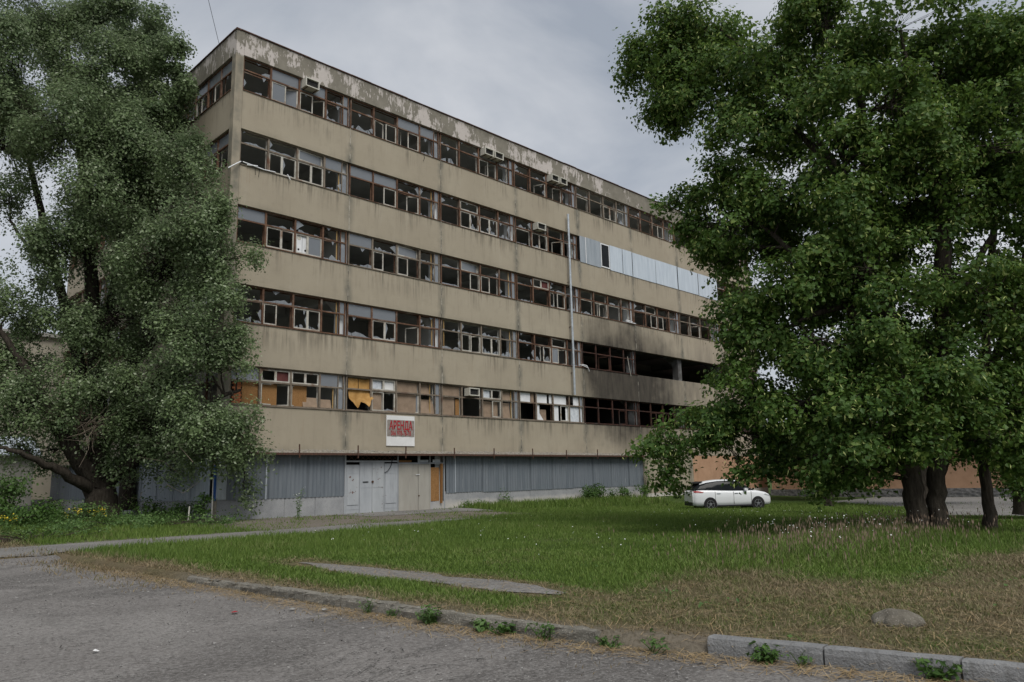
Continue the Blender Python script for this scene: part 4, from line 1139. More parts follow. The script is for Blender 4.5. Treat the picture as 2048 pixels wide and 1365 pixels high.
LIN_BLOBS=[(4.32,-20.08,14.2,1.13,1.13,1.13,1),(4.23,-19.03,14.04,0.65,0.65,0.85,1),(4.82,-20.94,14.85,1.27,1.27,1.12,1),(4.68,-20.69,12.55,1.26,1.26,1.03,1),(4.4,-19.65,12.61,0.6,0.6,0.68,0.9),(4.53,-22.57,13.11,1.39,1.39,1.18,1),(4.52,-22.55,11.03,1.3,1.24,0.96,0.95),(5.25,-24.26,13.4,1.49,1.49,1.15,0.9),(4.72,-24.27,11.16,1.3,1.3,1.04,0.8),(5.79,-25.94,12.85,1.42,1.42,1.1,0.9),(4.75,-25.92,10.4,1.22,1.22,0.97,0.9),(4.44,-24.96,9.2,1.36,1.12,0.86,0.9),(4.55,-21.5,9.62,1.05,0.91,0.7,0.95),(4.47,-20.33,9.49,0.65,0.53,0.41,0.7),(4.13,-19.79,9.41,0.41,0.27,0.2,0.5),(4.32,-21.08,8.51,0.98,0.91,0.7,0.95),(4.61,-22.74,8.84,1.2,1.04,0.8,0.8),(4.79,-20.89,7.55,0.78,0.78,0.64,1),(4.39,-24.83,7.8,1.34,0.95,0.73,0.9),(5.89,-26.29,8.8,0.99,0.99,0.86,0.8),(4.31,-22.11,6.3,0.99,0.99,0.79,1),(3.98,-23.77,6.57,1.17,0.96,0.74,0.9),(4.49,-25.12,6.37,1.07,0.93,0.72,0.9),(4.37,-22.24,4.95,1.11,1.1,0.85,1),(4.05,-23.95,4.79,1.21,1.02,0.79,1),(4.54,-25.26,4.66,1.05,0.91,0.7,1),(4.22,-21.93,3.66,1.04,0.93,0.71,1),(3.87,-23.51,3.25,1.14,0.94,0.72,1),(3.92,-25.0,3.24,1.08,0.89,0.68,1),(4.75,-25.93,3.43,0.91,0.89,0.68,1),(4.75,-20.81,4.35,0.34,0.34,0.3,0.8),(3.58,-20.79,2.94,0.92,0.77,0.59,1),(3.08,-20.01,2.58,0.66,0.55,0.42,1),(2.74,-19.52,2.33,0.37,0.27,0.21,0.9),(3.73,-21.04,2.6,0.78,0.37,0.29,1),(3.06,-19.98,1.86,0.34,0.34,0.29,0.9),(3.01,-19.9,1.39,0.13,0.13,0.16,0.6),(3.59,-21.82,1.65,0.15,0.15,0.15,0.5),(4.28,-22.06,2.43,0.96,0.66,0.51,1),(4.48,-22.46,1.91,0.57,0.49,0.38,0.9),(4.0,-23.83,2.16,1.06,0.77,0.59,1),(4.4,-23.49,1.58,0.85,0.47,0.36,0.8),(4.4,-24.84,2.24,1.04,0.68,0.52,1),(4.3,-24.59,1.67,0.69,0.42,0.32,0.8),(4.72,-25.83,2.42,0.9,0.73,0.56,1),(8.29,-25.59,7.81,1.09,1.09,0.95,0.7),(8.98,-26.31,9.21,1.1,1.1,0.97,0.8),(8.21,-25.31,6.17,1.08,1.06,0.81,0.8),(8.39,-26.01,5.79,0.93,0.93,0.8,0.7),(8.27,-25.51,10.44,1.12,1.09,0.84,0.8),(7.73,-23.78,7.54,1.42,1.29,0.99,0.8),(7.19,-22.39,8.82,1.32,1.15,0.88,0.7),(6.98,-26.54,11.79,1.05,1.05,0.92,0.9),(7.21,-22.44,6.25,1.3,1.12,0.86,0.9),(7.84,-24.1,5.76,1.25,1.08,0.83,0.9),(6.98,-23.18,4.12,1.37,1.07,0.82,0.9),(7.68,-25.28,4.48,1.05,1.02,0.79,0.9),(6.15,-21.31,8.4,1.17,1.14,0.88,0.8),(7.54,-24.78,8.71,1.24,1.24,0.96,0.9)]
LIN_LIMBS=[[(6.33,-24.95,-0.02,0.27),(6.33,-24.94,0.69,0.24),(6.32,-24.91,1.41,0.23),(6.31,-24.88,2.14,0.25),(6.22,-24.93,3.62,0.22),(6.09,-24.86,5.93,0.18),(5.96,-24.78,8.32,0.14),(5.88,-24.84,11.07,0.09),(5.87,-24.82,13.41,0.05)],[(6.63,-25.24,-0.03,0.24),(6.65,-25.32,0.68,0.22),(6.67,-25.38,1.51,0.21),(6.72,-25.55,2.36,0.24),(6.81,-25.87,4.57,0.22),(6.87,-26.1,7.12,0.2),(6.93,-26.33,9.76,0.14),(6.96,-26.48,12.24,0.08)],[(6.31,-24.88,2.14,0.16),(5.5,-24.37,2.76,0.12),(4.73,-23.49,3.04,0.09),(4.42,-22.33,3.12,0.06),(3.76,-21.1,2.66,0.04),(3.0,-19.89,2.39,0.02)],[(6.21,-24.89,4.39,0.16),(5.26,-24.28,5.65,0.12),(4.86,-23.29,7.1,0.08),(4.74,-22.08,8.63,0.05),(4.52,-21.02,9.31,0.025)],[(5.97,-24.82,7.51,0.13),(5.59,-24.03,9.7,0.1),(5.25,-22.93,11.28,0.08),(4.98,-21.66,12.59,0.05),(4.49,-20.38,13.74,0.03)],[(5.96,-24.78,8.32,0.1),(5.26,-23.73,10.7,0.07),(4.82,-22.7,12.87,0.05),(4.73,-21.63,14.41,0.03)],[(6.83,-25.93,5.2,0.14),(6.99,-26.59,6.25,0.1),(7.31,-27.14,7.35,0.06)],[(6.09,-24.86,5.93,0.12),(4.9,-23.92,5.66,0.08),(4.42,-22.79,5.26,0.05),(4.32,-21.69,4.88,0.03)],[(6.93,-26.33,9.76,0.1),(6.06,-26.16,11.18,0.06),(5.82,-26.05,12.81,0.03)]]
SLIM_BLOBS=[(7.57,-27.4,12.5,1.3,1.3,1.04,1),(7.74,-28.48,12.51,1.14,1.14,1.14,1),(7.13,-27.82,10.51,1.12,1.12,0.99,1),(7.48,-26.95,10.4,0.78,0.78,0.78,0.9),(7.7,-28.23,8.7,0.98,0.98,1.1,1),(7.62,-27.68,7.54,0.62,0.62,0.74,0.9),(7.65,-27.85,5.61,0.84,0.84,0.96,1),(7.04,-27.32,4.4,0.71,0.71,0.71,1),(6.4,-26.71,4.17,0.83,0.83,0.71,0.9),(7.05,-27.37,3.2,0.94,0.91,0.7,1),(6.35,-26.49,3.0,0.94,0.77,0.59,1),(6.99,-27.07,2.29,0.82,0.76,0.59,1),(7.3,-26.17,2.34,0.74,0.64,0.49,0.9),(7.55,-27.3,1.81,0.71,0.71,0.59,0.9),(8.58,-27.38,9.48,0.79,0.79,0.79,0.9),(9.44,-26.56,6.12,0.61,0.61,0.68,0.6),(9.04,-27.15,6.49,0.66,0.66,0.66,0.7),(8.62,-27.59,12.27,1.07,1.07,0.94,1)]
SLIM_LIMBS=[[(8.29,-26.01,-0.06,0.17),(8.3,-26.04,0.74,0.14),(8.3,-26.07,1.73,0.13),(8.34,-26.23,3.38,0.12),(8.42,-26.6,5.96,0.1),(8.52,-27.06,8.59,0.08),(8.61,-27.56,11.99,0.05)],[(8.37,-26.33,3.88,0.1),(8.05,-27.27,5.78,0.07),(8.17,-27.98,8.24,0.04)],[(8.33,-26.18,2.74,0.07),(7.69,-27.01,3.03,0.05),(7.56,-27.39,2.52,0.03)]]
EDGE_BLOBS=[(15.33,-25.44,2.21,0.98,0.98,0.98,1),(15.28,-25.2,1.25,0.81,0.81,0.73,1),(15.38,-25.69,0.93,0.8,0.8,0.8,1),(15.47,-26.16,3.78,1.3,1.3,1.3,1),(15.17,-24.69,2.16,0.74,0.65,0.5,0.9)]
EDGE_LIMBS=[[(15.32,-25.36,0.14,0.3),(15.32,-25.4,1.25,0.26),(15.37,-25.63,3.83,0.2),(15.47,-26.15,7.11,0.1)]]
SAP_BLOBS=[(19.13,-17.48,1.63,0.78,0.78,0.65,0.9),(18.9,-16.95,0.79,0.65,0.51,0.39,0.8),(19.37,-18.07,0.98,0.64,0.56,0.43,0.8),(19.2,-17.66,2.58,1.08,1.08,0.87,1)]
SAP_LIMBS=[[(19.1,-17.42,0.21,0.16),(19.12,-17.48,0.89,0.14),(19.14,-17.51,1.95,0.1),(19.19,-17.64,3.45,0.06)]]

# ---------------------------------------------------------------- trees and plants
def leaf_mat(name, dark, mid, pale, transl=.3):
    g = G(name, .55, .35)
    r = g.attr('rnd'); 
    c = g.mix(g.mr(r, 0., .7), dark, mid)
    c = g.mix(g.mr(r, .82, 1.0), c, pale)
    g.col(c)
    tr = g.n('BsdfTranslucent'); g.t.links.new(g.mix(.35, c, pale), tr.inputs['Color'])
    m_ = g.n('MixShader', {0: transl})
    g.t.links.new(g.b.outputs[0], m_.inputs[1]); g.t.links.new(tr.outputs[0], m_.inputs[2])
    g.t.links.new(m_.outputs[0], g.t.nodes['Material Output'].inputs[0])
    return g.m
M['leaf_poplar'] = leaf_mat('poplar_leaf', (.068, .112, .044), (.178, .250, .105), (.42, .48, .33), .36)
M['leaf_linden'] = leaf_mat('linden_leaf', (.034, .084, .014), (.096, .178, .031), (.22, .29, .07), .40)
M['leaf_bract'] = simple('linden_bract', (.30, .35, .11), (.42, .46, .18), 3, .6, .3)
M['leaf_shrub'] = leaf_mat('shrub_leaf', (.034, .078, .014), (.075, .15, .028), (.14, .22, .06), .3)
M['leaf_weed'] = leaf_mat('weed_leaf', (.05, .105, .024), (.10, .18, .045), (.2, .28, .11), .3)
def bark_mat(name, a, b_):
    g = G(name, .95, .1)
    n = g.noise(3., g.co((4, 4, .7)), det=6, rough=.7)
    g.col(g.mix(g.mr(n, .35, .65), a, b_)).bump(n, 1., .06)
    return g.m
M['bark_dark'] = bark_mat('dark_furrowed_bark', (.022, .018, .014), (.07, .06, .048))
M['bark_grey'] = bark_mat('grey_bark', (.035, .029, .023), (.10, .085, .068))
M['deadwood'] = simple('dead_twigs', (.16, .13, .10), (.25, .21, .165), 8, .9, .1)

def tubes_np(polys, n=5):
    """polys: list of (pts (k,3), radii (k,)) -> V, F quads"""
    Vs, Fs, base = [], [], 0
    ang = np.arange(n) * 2 * PI / n
    for p, r in polys:
        p = np.asarray(p, float); r = np.asarray(r, float)
        d = np.gradient(p, axis=0); d /= np.linalg.norm(d, axis=1)[:, None] + 1e-9
        ref = np.where(np.abs(d[:, 2:3]) > .9, np.array([[1., 0, 0]]), np.array([[0, 0, 1.]]))
        a = np.cross(d, ref); a /= np.linalg.norm(a, axis=1)[:, None] + 1e-9
        b_ = np.cross(d, a)
        ring = p[:, None, :] + (a[:, None, :] * np.cos(ang)[None, :, None] + b_[:, None, :] * np.sin(ang)[None, :, None]) * r[:, None, None]
        k = len(p)
        Vs.append(ring.reshape(-1, 3))
        i = np.arange(k - 1)[:, None] * n; j = np.arange(n)[None, :]; j2 = (j + 1) % n
        Fs.append((np.stack([i + j, i + j2, i + n + j2, i + n + j], -1).reshape(-1, 4)) + base)
        base += k * n
    return np.concatenate(Vs), np.concatenate(Fs)

def smooth_poly(pl, sub=4, wob=.0):
    p = np.array([q[:3] for q in pl], float); r = np.array([q[3] for q in pl], float)
    t = np.arange(len(p)); tt = np.linspace(0, len(p) - 1, (len(p) - 1) * sub + 1)
    # Catmull-Rom
    out = []
    for x in tt:
        i = min(int(x), len(p) - 2); f = x - i
        p0, p1, p2, p3 = p[max(i - 1, 0)], p[i], p[i + 1], p[min(i + 2, len(p) - 1)]
        out.append(.5 * ((2 * p1) + (-p0 + p2) * f + (2 * p0 - 5 * p1 + 4 * p2 - p3) * f * f + (-p0 + 3 * p1 - 3 * p2 + p3) * f ** 3))
    out = np.array(out) + rg.normal(0, wob, (len(out), 3)) * np.minimum(1, np.arange(len(out)) / 3)[:, None]
    return out, np.interp(tt, t, r)

def leaves_np(P, N, L, Wd, pale_bias=None, droop=.0):
    """rhombic folded leaves at P with rough normals N"""
    n = len(P)
    N = N / (np.linalg.norm(N, axis=1)[:, None] + 1e-9)
    t = rg.normal(size=(n, 3)); t[:, 2] -= droop
    t -= N * np.sum(t * N, 1)[:, None]; t /= np.linalg.norm(t, axis=1)[:, None] + 1e-9
    b_ = np.cross(N, t)
    sz_ = rg.uniform(.5, 1.4, n); L = (L * sz_ * rg.uniform(.85, 1.15, n))[:, None]; Wd = (Wd * sz_ * rg.uniform(.8, 1.15, n))[:, None]
    v0 = P - t * L * .5; v2 = P + t * L * .5
    v1 = P + b_ * Wd * .5 - t * L * .12 + N * Wd * .16; v3 = P - b_ * Wd * .5 - t * L * .12 + N * Wd * .16
    V = np.stack([v0, v1, v2, v3], 1).reshape(-1, 3)
    i = np.arange(n)[:, None] * 4
    F = np.concatenate([i + np.array([[0, 1, 2]]), i + np.array([[0, 2, 3]])], 1).reshape(-1, 3)
    return V, F

def in_building(p, m=.25):
    return (p[:, 0] > -m) & (p[:, 1] > -m) & (p[:, 2] < 23.5) & (p[:, 0] < 60)

def crown_points(blobs, clump_den, clump_r, lpc, flat=.6, shell=.33, outb=.8, upb=.45, two=True, zb=.35, srr=(.30, .52), srz=1.):
    Ps, Ns, Cs = [], [], []
    for (x, y_, z_, a, b_, c, den) in blobs:
        rad = np.array([a, b_, c])
        nc = max(4, int(clump_den * den * (a * b_ * c) ** .72))
        if two:       # boughs: lobes on the mass, leaf sprays on the upper and outer side of each lobe
            ns_ = max(4, int(6 + 2.2 * (a * b_ * c) ** .4))
            sd0 = rg.normal(size=(ns_, 3)); sd0 /= np.linalg.norm(sd0, axis=1)[:, None]
            sc = np.array([x, y_, z_]) + sd0 * rad * rg.uniform(.45, .8, (ns_, 1))
            sr = rad * rg.uniform(*srr, (ns_, 1)) * np.array([1, 1, srz])
            si = rg.integers(0, ns_, nc)
            d = rg.normal(size=(nc, 3)) + sd0[si] * .5; d[:, 2] += zb
            d /= np.linalg.norm(d, axis=1)[:, None]
            cc = sc[si] + d * (rg.uniform(0, 1, nc) ** shell)[:, None] * sr[si]
        else:
            d = rg.normal(size=(nc, 3)); d /= np.linalg.norm(d, axis=1)[:, None]
            cc = np.array([x, y_, z_]) + d * (rg.uniform(0, 1, nc) ** .45)[:, None] * rad
        keep = ~in_building(cc, .35) & (cc[:, 2] > .35)
        cc, d = cc[keep], d[keep]
        nc = len(cc)
        if nc == 0: continue
        cr_ = clump_r * rg.uniform(.6, 1.4, nc)
        nl = rg.poisson(lpc * (cr_ / clump_r) ** 1.6) + 4
        ci = np.repeat(np.arange(nc), nl)
        off = np.clip(rg.normal(size=(len(ci), 3)) * .5, -1., 1.)
        off[:, 2] *= flat
        P = cc[ci] + off * cr_[ci][:, None]
        P[:, 2] -= .25 * cr_[ci] * (np.linalg.norm(off[:, :2], axis=1))
        N = outb * d[ci] + rg.normal(size=(len(ci), 3)) * .5 + off * .5
        N[:, 2] += upb
        k = ~in_building(P, .15) & (P[:, 2] > .2)
        Ps.append(P[k]); Ns.append(N[k]); Cs.append((np.array([x, y_, z_]), cc))
    return np.concatenate(Ps), np.concatenate(Ns), Cs

def tree(name, label, loc, limbs, blobs, leafm, bark, clump_den, clump_r, lpc, L, Wd, palefrac=.1, bract=0, group=None, twig=.5, flat=.6, droop=.3, sides=7, dead=None, flare=1., zb=.35, srr=(.30, .52), srz=1.):
    root = tag(empty(name, loc), label, 'tree', group)
    o = np.array(loc, float)
    polys = []
    nodes = []
    for pl in limbs:
        p, r = smooth_poly(pl, 4, min(.03, .12 * pl[0][3]))
        nodes.append(np.column_stack([p, r])); polys.append((p, r))
    V, F = tubes_np(polys[:1], 14)
    # root flare
    z0 = V[:, 2].min(); fl = np.clip(1 - (V[:, 2] - z0) / 1.2, 0, 1) ** 2
    ax = polys[0][0][0]
    an = np.arctan2(V[:, 1] - ax[1], V[:, 0] - ax[0])
    V[:, :2] += (V[:, :2] - ax[:2]) * (fl * flare * (.22 + .14 * np.sin(an * 5)))[:, None]
    me = np_mesh('trunk', V - o, F, bark, smooth=True); link('trunk', me, root)
    NN = np.concatenate(nodes)
    if len(polys) > 1:
        V, F = tubes_np(polys[1:], sides)
        link('limb', np_mesh('limb', V - o, F, bark, smooth=True), root)
    P, N, Cs = crown_points(blobs, clump_den, clump_r, lpc, flat, zb=zb, srr=srr, srz=srz)
    br = []
    for c, cc in Cs:
        dist = np.linalg.norm(NN[:, :3] - c, axis=1) + 1.2 * np.maximum(0, NN[:, 2] - c[2])
        s_ = NN[np.argmin(dist)]
        mid = (s_[:3] + c) / 2 + np.array([0, 0, .15 * np.linalg.norm(s_[:3] - c)]) * .6
        r0 = min(s_[3] * .6, .06)
        p, r = smooth_poly([(*s_[:3], r0), (*mid, r0 * .7), (*c, r0 * .45)], 4, .04)
        if not in_building(p, .05).any(): br.append((p, r))
        for q in cc:
            if rg.random() < twig:
                st = p[rg.integers(4, len(p))]
                m2 = (st + q) / 2 + rg.normal(0, .08, 3)
                br.append((np.array([st, m2, q]), np.array([r0 * .35, r0 * .22, .004])))
    V, F = tubes_np(br, 4)
    link('branch', np_mesh('branch', V - o, F, bark, smooth=True), root)
    V, F = leaves_np(P, N, L, Wd, droop=droop)
    n = len(P)
    # colour drifts clump by clump, with a share of pale leaves
    lo_f = .5 + .5 * np.sin(P[:, 0] * 1.9 + 3 * np.sin(P[:, 2] * .9)) * np.cos(P[:, 1] * 1.5 + P[:, 2] * 1.2)
    rv = np.clip(.5 * lo_f + .45 * rg.random(n) - .06, 0, .82)
    pm = rg.random(n) < palefrac
    rv[pm] = rg.uniform(.85, 1., pm.sum())
    link('crown', np_mesh('crown', V - o, F, leafm, {'rnd': np.repeat(rv, 4)}), root)
    if bract:
        k = rg.random(n) < bract
        Pb = P[k] + rg.normal(0, .05, (k.sum(), 3)); Pb[:, 2] -= .05
        Nb = rg.normal(size=(len(Pb), 3))
        V, F = leaves_np(Pb, Nb, .11, .026, droop=2.2)
        link('flower_bract', np_mesh('flower_bract', V - o, F, 'leaf_bract'), root)
    if dead:
        V, F = tubes_np(dead, 4)
        tag(link('dead_twig', np_mesh('dead_twig', V - o, F, 'deadwood', smooth=True), root), kind='stuff')
    print(name, 'leaves', n)
    return root

# dead brush caught in the fork of the big tree
dead = []
for q in range(70):
    c = np.array([-4.0, 3.6, 4.3]) + rg.normal(0, .25, 3)
    e = c + np.array([rg.normal(0, .8), rg.normal(-.3, .5), rg.normal(.1, .6)])
    dead.append((np.array([c, (c + e) / 2 + rg.normal(0, .2, 3), e]), np.array([.018, .012, .004])))
for q in range(30):
    b0 = BIG_BLOBS[rg.integers(18, len(BIG_BLOBS))]
    c = np.array(b0[:3]) + rg.normal(0, .8, 3)
    e = c + np.array([rg.normal(0, .7), rg.normal(-.5, .5), rg.normal(-.2, .4)])
    seg = np.array([c, (c + e) / 2 + rg.normal(0, .2, 3), e])
    if not in_building(seg, .1).any() and seg[:, 2].min() > .6: dead.append((seg, np.array([.010, .007, .003])))
tree('poplar_tree', 'huge leaning poplar with pale windblown leaves in front of the side facade', BIG_LIMBS[0][0][:3], BIG_LIMBS, BIG_BLOBS, 'leaf_poplar', 'bark_dark', 50, .46, 52, .12, .082, .17, 0, 'poplars beside the block', dead=dead, flat=1.2, srr=(.26, .44), zb=.5, srz=1.35)
tree('poplar_tree', 'narrower poplar behind the huge one, reaching above the roof edge', REAR_LIMBS[0][0][:3], REAR_LIMBS, REAR_BLOBS, 'leaf_poplar', 'bark_dark', 46, .46, 56, .13, .10, .06, 0, 'poplars beside the block')
def deepen(blobs, c, v, k):
    """give a crown its far half: blobs reflected through the trunk along the depth direction"""
    out = list(blobs)
    v = np.array(v) / np.linalg.norm(v)
    for (x, y_, z_, a, b_, cc, den) in blobs:
        d = (x - c[0]) * v[0] + (y_ - c[1]) * v[1]
        out.append((x - (2 * d - .6) * v[0], y_ - (2 * d - .6) * v[1], z_, a * 1.05, b_ * 1.05, cc, den * k))
    return [tuple(round(float(t), 2) for t in q) for q in out]
tree('linden_tree', 'large twin-trunked linden in bloom on the lawn', LIN_LIMBS[0][0][:3], LIN_LIMBS, deepen(LIN_BLOBS, (6.5, -25.1), (.9, .42), .45), 'leaf_linden', 'bark_grey', 80, .34, 34, .112, .098, .13, .16, 'lindens on the lawn', flare=.2, zb=.18, srr=(.38, .62), flat=.75)
tree('linden_tree', 'slim single-trunked linden right of the twin-trunked one', SLIM_LIMBS[0][0][:3], SLIM_LIMBS, deepen(SLIM_BLOBS, (8.3, -26.1), (.93, .36), .5), 'leaf_linden', 'bark_grey', 80, .34, 34, .112, .098, .10, .12, 'lindens on the lawn', zb=.18, srr=(.38, .62), flat=.75)
tree('linden_tree', 'dark linden at the right edge of the picture, farthest back', EDGE_LIMBS[0][0][:3], EDGE_LIMBS, EDGE_BLOBS + [(16.5, -27.5, 3.2, 2.2, 2.2, 2.2, .8), (16.2, -26.6, 6, 2, 2, 2, .8)], 'leaf_linden', 'bark_grey', 46, .45, 46, .11, .095, .04, .02, 'lindens on the lawn')
tree('linden_tree', 'young low tree between the car and the twin-trunked linden', SAP_LIMBS[0][0][:3], SAP_LIMBS, SAP_BLOBS, 'leaf_linden', 'bark_grey', 46, .45, 44, .12, .10, .05, .02, 'lindens on the lawn')

for q, (bx0, by0, hh_, lb) in enumerate(((32.0, -17.3, 11., 'leafy tree before the peach building, seen between the linden trunks'), (32.5, -31.0, 12., 'leafy tree far behind the slim linden at the right'), (40.0, -8.5, 10., 'leafy tree beyond the parked car against the peach wall'))):
    z0_ = float(gz(bx0, by0))
    lm_ = [[(bx0, by0, z0_ - .1, .28), (bx0 + .1, by0, z0_ + 2.5, .24), (bx0 - .1, by0 + .1, z0_ + 5.5, .17), (bx0, by0, z0_ + hh_ - 1.5, .06)], [(bx0 + .1, by0, z0_ + 2.8, .14), (bx0 + 1., by0 + 1., z0_ + 4.5, .09), (bx0 + 1.6, by0 + 1.8, z0_ + 6., .04)], [(bx0 + .1, by0, z0_ + 3., .14), (bx0 - .8, by0 - 1.2, z0_ + 5., .09), (bx0 - 1.4, by0 - 1.9, z0_ + 6.5, .04)]]
    bl_ = [(bx0, by0, z0_ + hh_ * .72, 2.8, 2.8, hh_ * .26, 1), (bx0 + 1.5, by0 + 1.5, z0_ + hh_ * .5, 2.2, 2.2, 1.8, 1), (bx0 - 1.5, by0 - 1.6, z0_ + hh_ * .5, 2.2, 2.2, 1.8, 1), (bx0 + 1.5, by0 - 1.6, z0_ + hh_ * .42, 2., 2., 1.5, 1), (bx0 - 1.4, by0 + 1.5, z0_ + hh_ * .42, 2., 2., 1.5, 1)]
    tree('background_tree', lb, (bx0, by0, z0_), lm_, bl_, 'leaf_linden', 'bark_grey', 24, .6, 60, .17, .145, .06, 0, 'trees before the peach building')
def shrub(name, label, x, y_, blobs, leafm, L, den=60, cr_=.28, lpc=40, cat='shrub', group=None, pale=.06):
    z_ = float(gz(x, y_))
    root = tag(empty(name, (x, y_, z_)), label, cat, group)
    P, N, Cs = crown_points([(x + a, y_ + b_, z_ + c, r1, r2_, r3, 1) for a, b_, c, r1, r2_, r3 in blobs], den, cr_, lpc, .7, two=False)
    P[:, 2] = np.maximum(P[:, 2], z_ + .03)
    V, F = leaves_np(P, N, L, L * .75, droop=.4)
    rv = np.clip(rg.random(len(P)) * .8, 0, .8); pm = rg.random(len(P)) < pale; rv[pm] = .95
    o = np.array([x, y_, z_])
    link('foliage', np_mesh('foliage', V - o, F, leafm, {'rnd': np.repeat(rv, 4)}), root)
    br = []
    for c, cc in Cs:
        for q in cc[:14]:
            st = np.array([x + rg.normal(0, .08), y_ + rg.normal(0, .08), z_ - .05]); br.append((np.array([st, (st + q) / 2 + rg.normal(0, .06, 3), q]), np.array([.016, .010, .004])))
    V, F = tubes_np(br, 4)
    link('stem', np_mesh('stem', V - o, F, 'bark_grey', smooth=True), root)
    return root
GS = 'shrubs along the plinth'
shrub('shrub', 'broad leafy shrub, widest of those along the plinth below the grey sheets', 23.6, -.75, [(0, 0, .55, .75, .5, .45), (.6, 0, .6, .5, .4, .5), (-.6, -.1, .4, .45, .4, .4)], 'leaf_shrub', .10, group=GS)
shrub('shrub', 'smallest shrub between the broad shrub and the corner of the grey sheets', 25.7, -.6, [(0, 0, .4, .3, .3, .4)], 'leaf_shrub', .10, group=GS)
shrub('shrub', 'medium rounded shrub against the pale plinth', 27.1, -.7, [(0, 0, .5, .5, .4, .45)], 'leaf_shrub', .10, group=GS)
shrub('shrub', 'shrub with a vine climbing the end of the grey sheets', 29.3, -.6, [(0, 0, .5, .8, .5, .5), (.75, .2, 1.2, .25, .2, .7), (.8, .25, 2.0, .25, .2, .6)], 'leaf_shrub', .10, group=GS)
shrub('vine_plant', 'narrow vine climbing the plinth right of the entrance', 16.4, -.3, [(0, 0, .5, .22, .15, .45), (-.3, -.1, .2, .3, .2, .2)], 'leaf_shrub', .09, cat='plant')
shrub('weed_clump', 'low leafy weeds at the foot of the plinth beside the orange plank', 13.2, -.5, [(0, 0, .15, .7, .3, .16), (.9, 0, .15, .6, .3, .14)], 'leaf_weed', .08, cat='plant')
shrub('bush', 'dense dark bush left of the huge poplar', -8.2, 1.2, [(0, 0, .6, 1.3, 1., .6), (-1.4, -.4, .7, 1.2, 1., .7), (1.6, -.4, .5, 1.1, .9, .5)], 'leaf_shrub', .11, 40, .4, 60)
shrub('bush', 'light green elder bush reaching up beside the outbuilding wall', -7.0, 2.6, [(0, 0, 1.1, .6, .6, 1.0), (.4, .2, 1.7, .5, .5, .5)], 'leaf_weed', .12, 40, .4, 50)
shrub('bush', 'yellowish low bush at the left foot of the huge poplar', -5.0, 2.2, [(0, 0, .4, 1.0, .8, .45), (1.2, .2, .35, .8, .7, .4)], 'leaf_weed', .09, 44, .35, 60, pale=.2)
shrub('bush', 'dark low bush at the right foot of the huge poplar', -1.6, 3.4, [(0, 0, .4, .9, .8, .45), (.6, -2.0, .35, .6, 1.0, .35)], 'leaf_shrub', .09, 44, .35, 60)
shrub('ground_cover', 'grey green ground cover spreading by the path at far left', -7.6, -4.6, [(0, 0, .15, 1.6, 1.0, .22), (-2, -.2, .15, 1.5, 1., .24), (1.6, .4, .12, 1.2, .9, .2)], 'leaf_weed', .07, 60, .3, 60, cat='plant', pale=.25)
shrub('ground_cover', 'low green weeds carpeting the ground before the huge poplar', -3.6, -2.2, [(0, 0, .15, 1.9, 1.6, .22), (2, -.5, .12, 1.3, 1.6, .2), (-2, .5, .15, 1.6, 1.6, .25), (.5, 2., .2, 1.6, 1.3, .25)], 'leaf_weed', .075, 50, .32, 60, cat='plant', pale=.05)
shrub('tall_weed', 'tall dark weed standing at the building corner by the stake', -1.1, -1.2, [(0, 0, .5, .35, .35, .5), (.2, 0, 1.0, .2, .2, .35)], 'leaf_shrub', .10, 60, .22, 40, cat='plant')

def stemmed(name, label, x, y_, h, ns, spread, leafm, L, lp=14, flower=None, cat='plant', group=None):
    z_ = float(gz(x, y_)); o = np.array([x, y_, z_])
    root = tag(empty(name, (x, y_, z_)), label, cat, group)
    br, P, N, T = [], [], [], []
    for q in range(ns):
        a = rg.uniform(0, 6.28); hh = h * rg.uniform(.55, 1.); sp = spread * rg.uniform(.2, 1)
        s0 = np.array([rg.normal(0, .02), rg.normal(0, .02), -.01]); top = s0 + np.array([math.cos(a) * sp, math.sin(a) * sp, hh])
        mid = (s0 + top) / 2 + np.array([0, 0, hh * .12])
        p, r = smooth_poly([(*s0, .007), (*mid, .005), (*top, .003)], 4)
        br.append((p, r)); T.append(top)
        for k in range(lp):
            t = p[rg.integers(1, len(p))]
            d = rg.normal(size=3); d[2] = abs(d[2]) * .5
            P.append(t + d * L * .55); N.append(np.array([d[0] * .4, d[1] * .4, 1.]) + rg.normal(0, .35, 3))
    V, F = leaves_np(np.array(P), np.array(N), L, L * .5, droop=.2)
    link('foliage', np_mesh('foliage', V, F, leafm, {'rnd': np.repeat(rg.random(len(P)) * .9, 4)}), root)
    V, F = tubes_np(br, 4); link('stem', np_mesh('stem', V, F, leafm, {'rnd': np.full(len(V), .5)}, smooth=True), root)
    if flower:
        fp = np.array([t + rg.normal(0, .05, 3) for t in T for _ in range(7)])
        V, F = leaves_np(fp, rg.normal(size=fp.shape) + np.array([0, 0, 1.]), .045, .045)
        link('blossom', np_mesh('blossom', V, F, flower), root)
    return root
M['petal'] = simple('white_petals', (.62, .63, .60), (.72, .73, .70), 3, .7, .2)
M['petal_y'] = simple('yellow_petals', (.55, .42, .03), (.65, .50, .05), 3, .7, .2)
stemmed('flowering_weed', 'tall slim weed with white flowers before the grey plinth left of the doors', 2.7, -1.9, 1.25, 7, .2, 'leaf_weed', .09, 22, 'petal')
GY = 'yellow flowered weeds by the left bush'
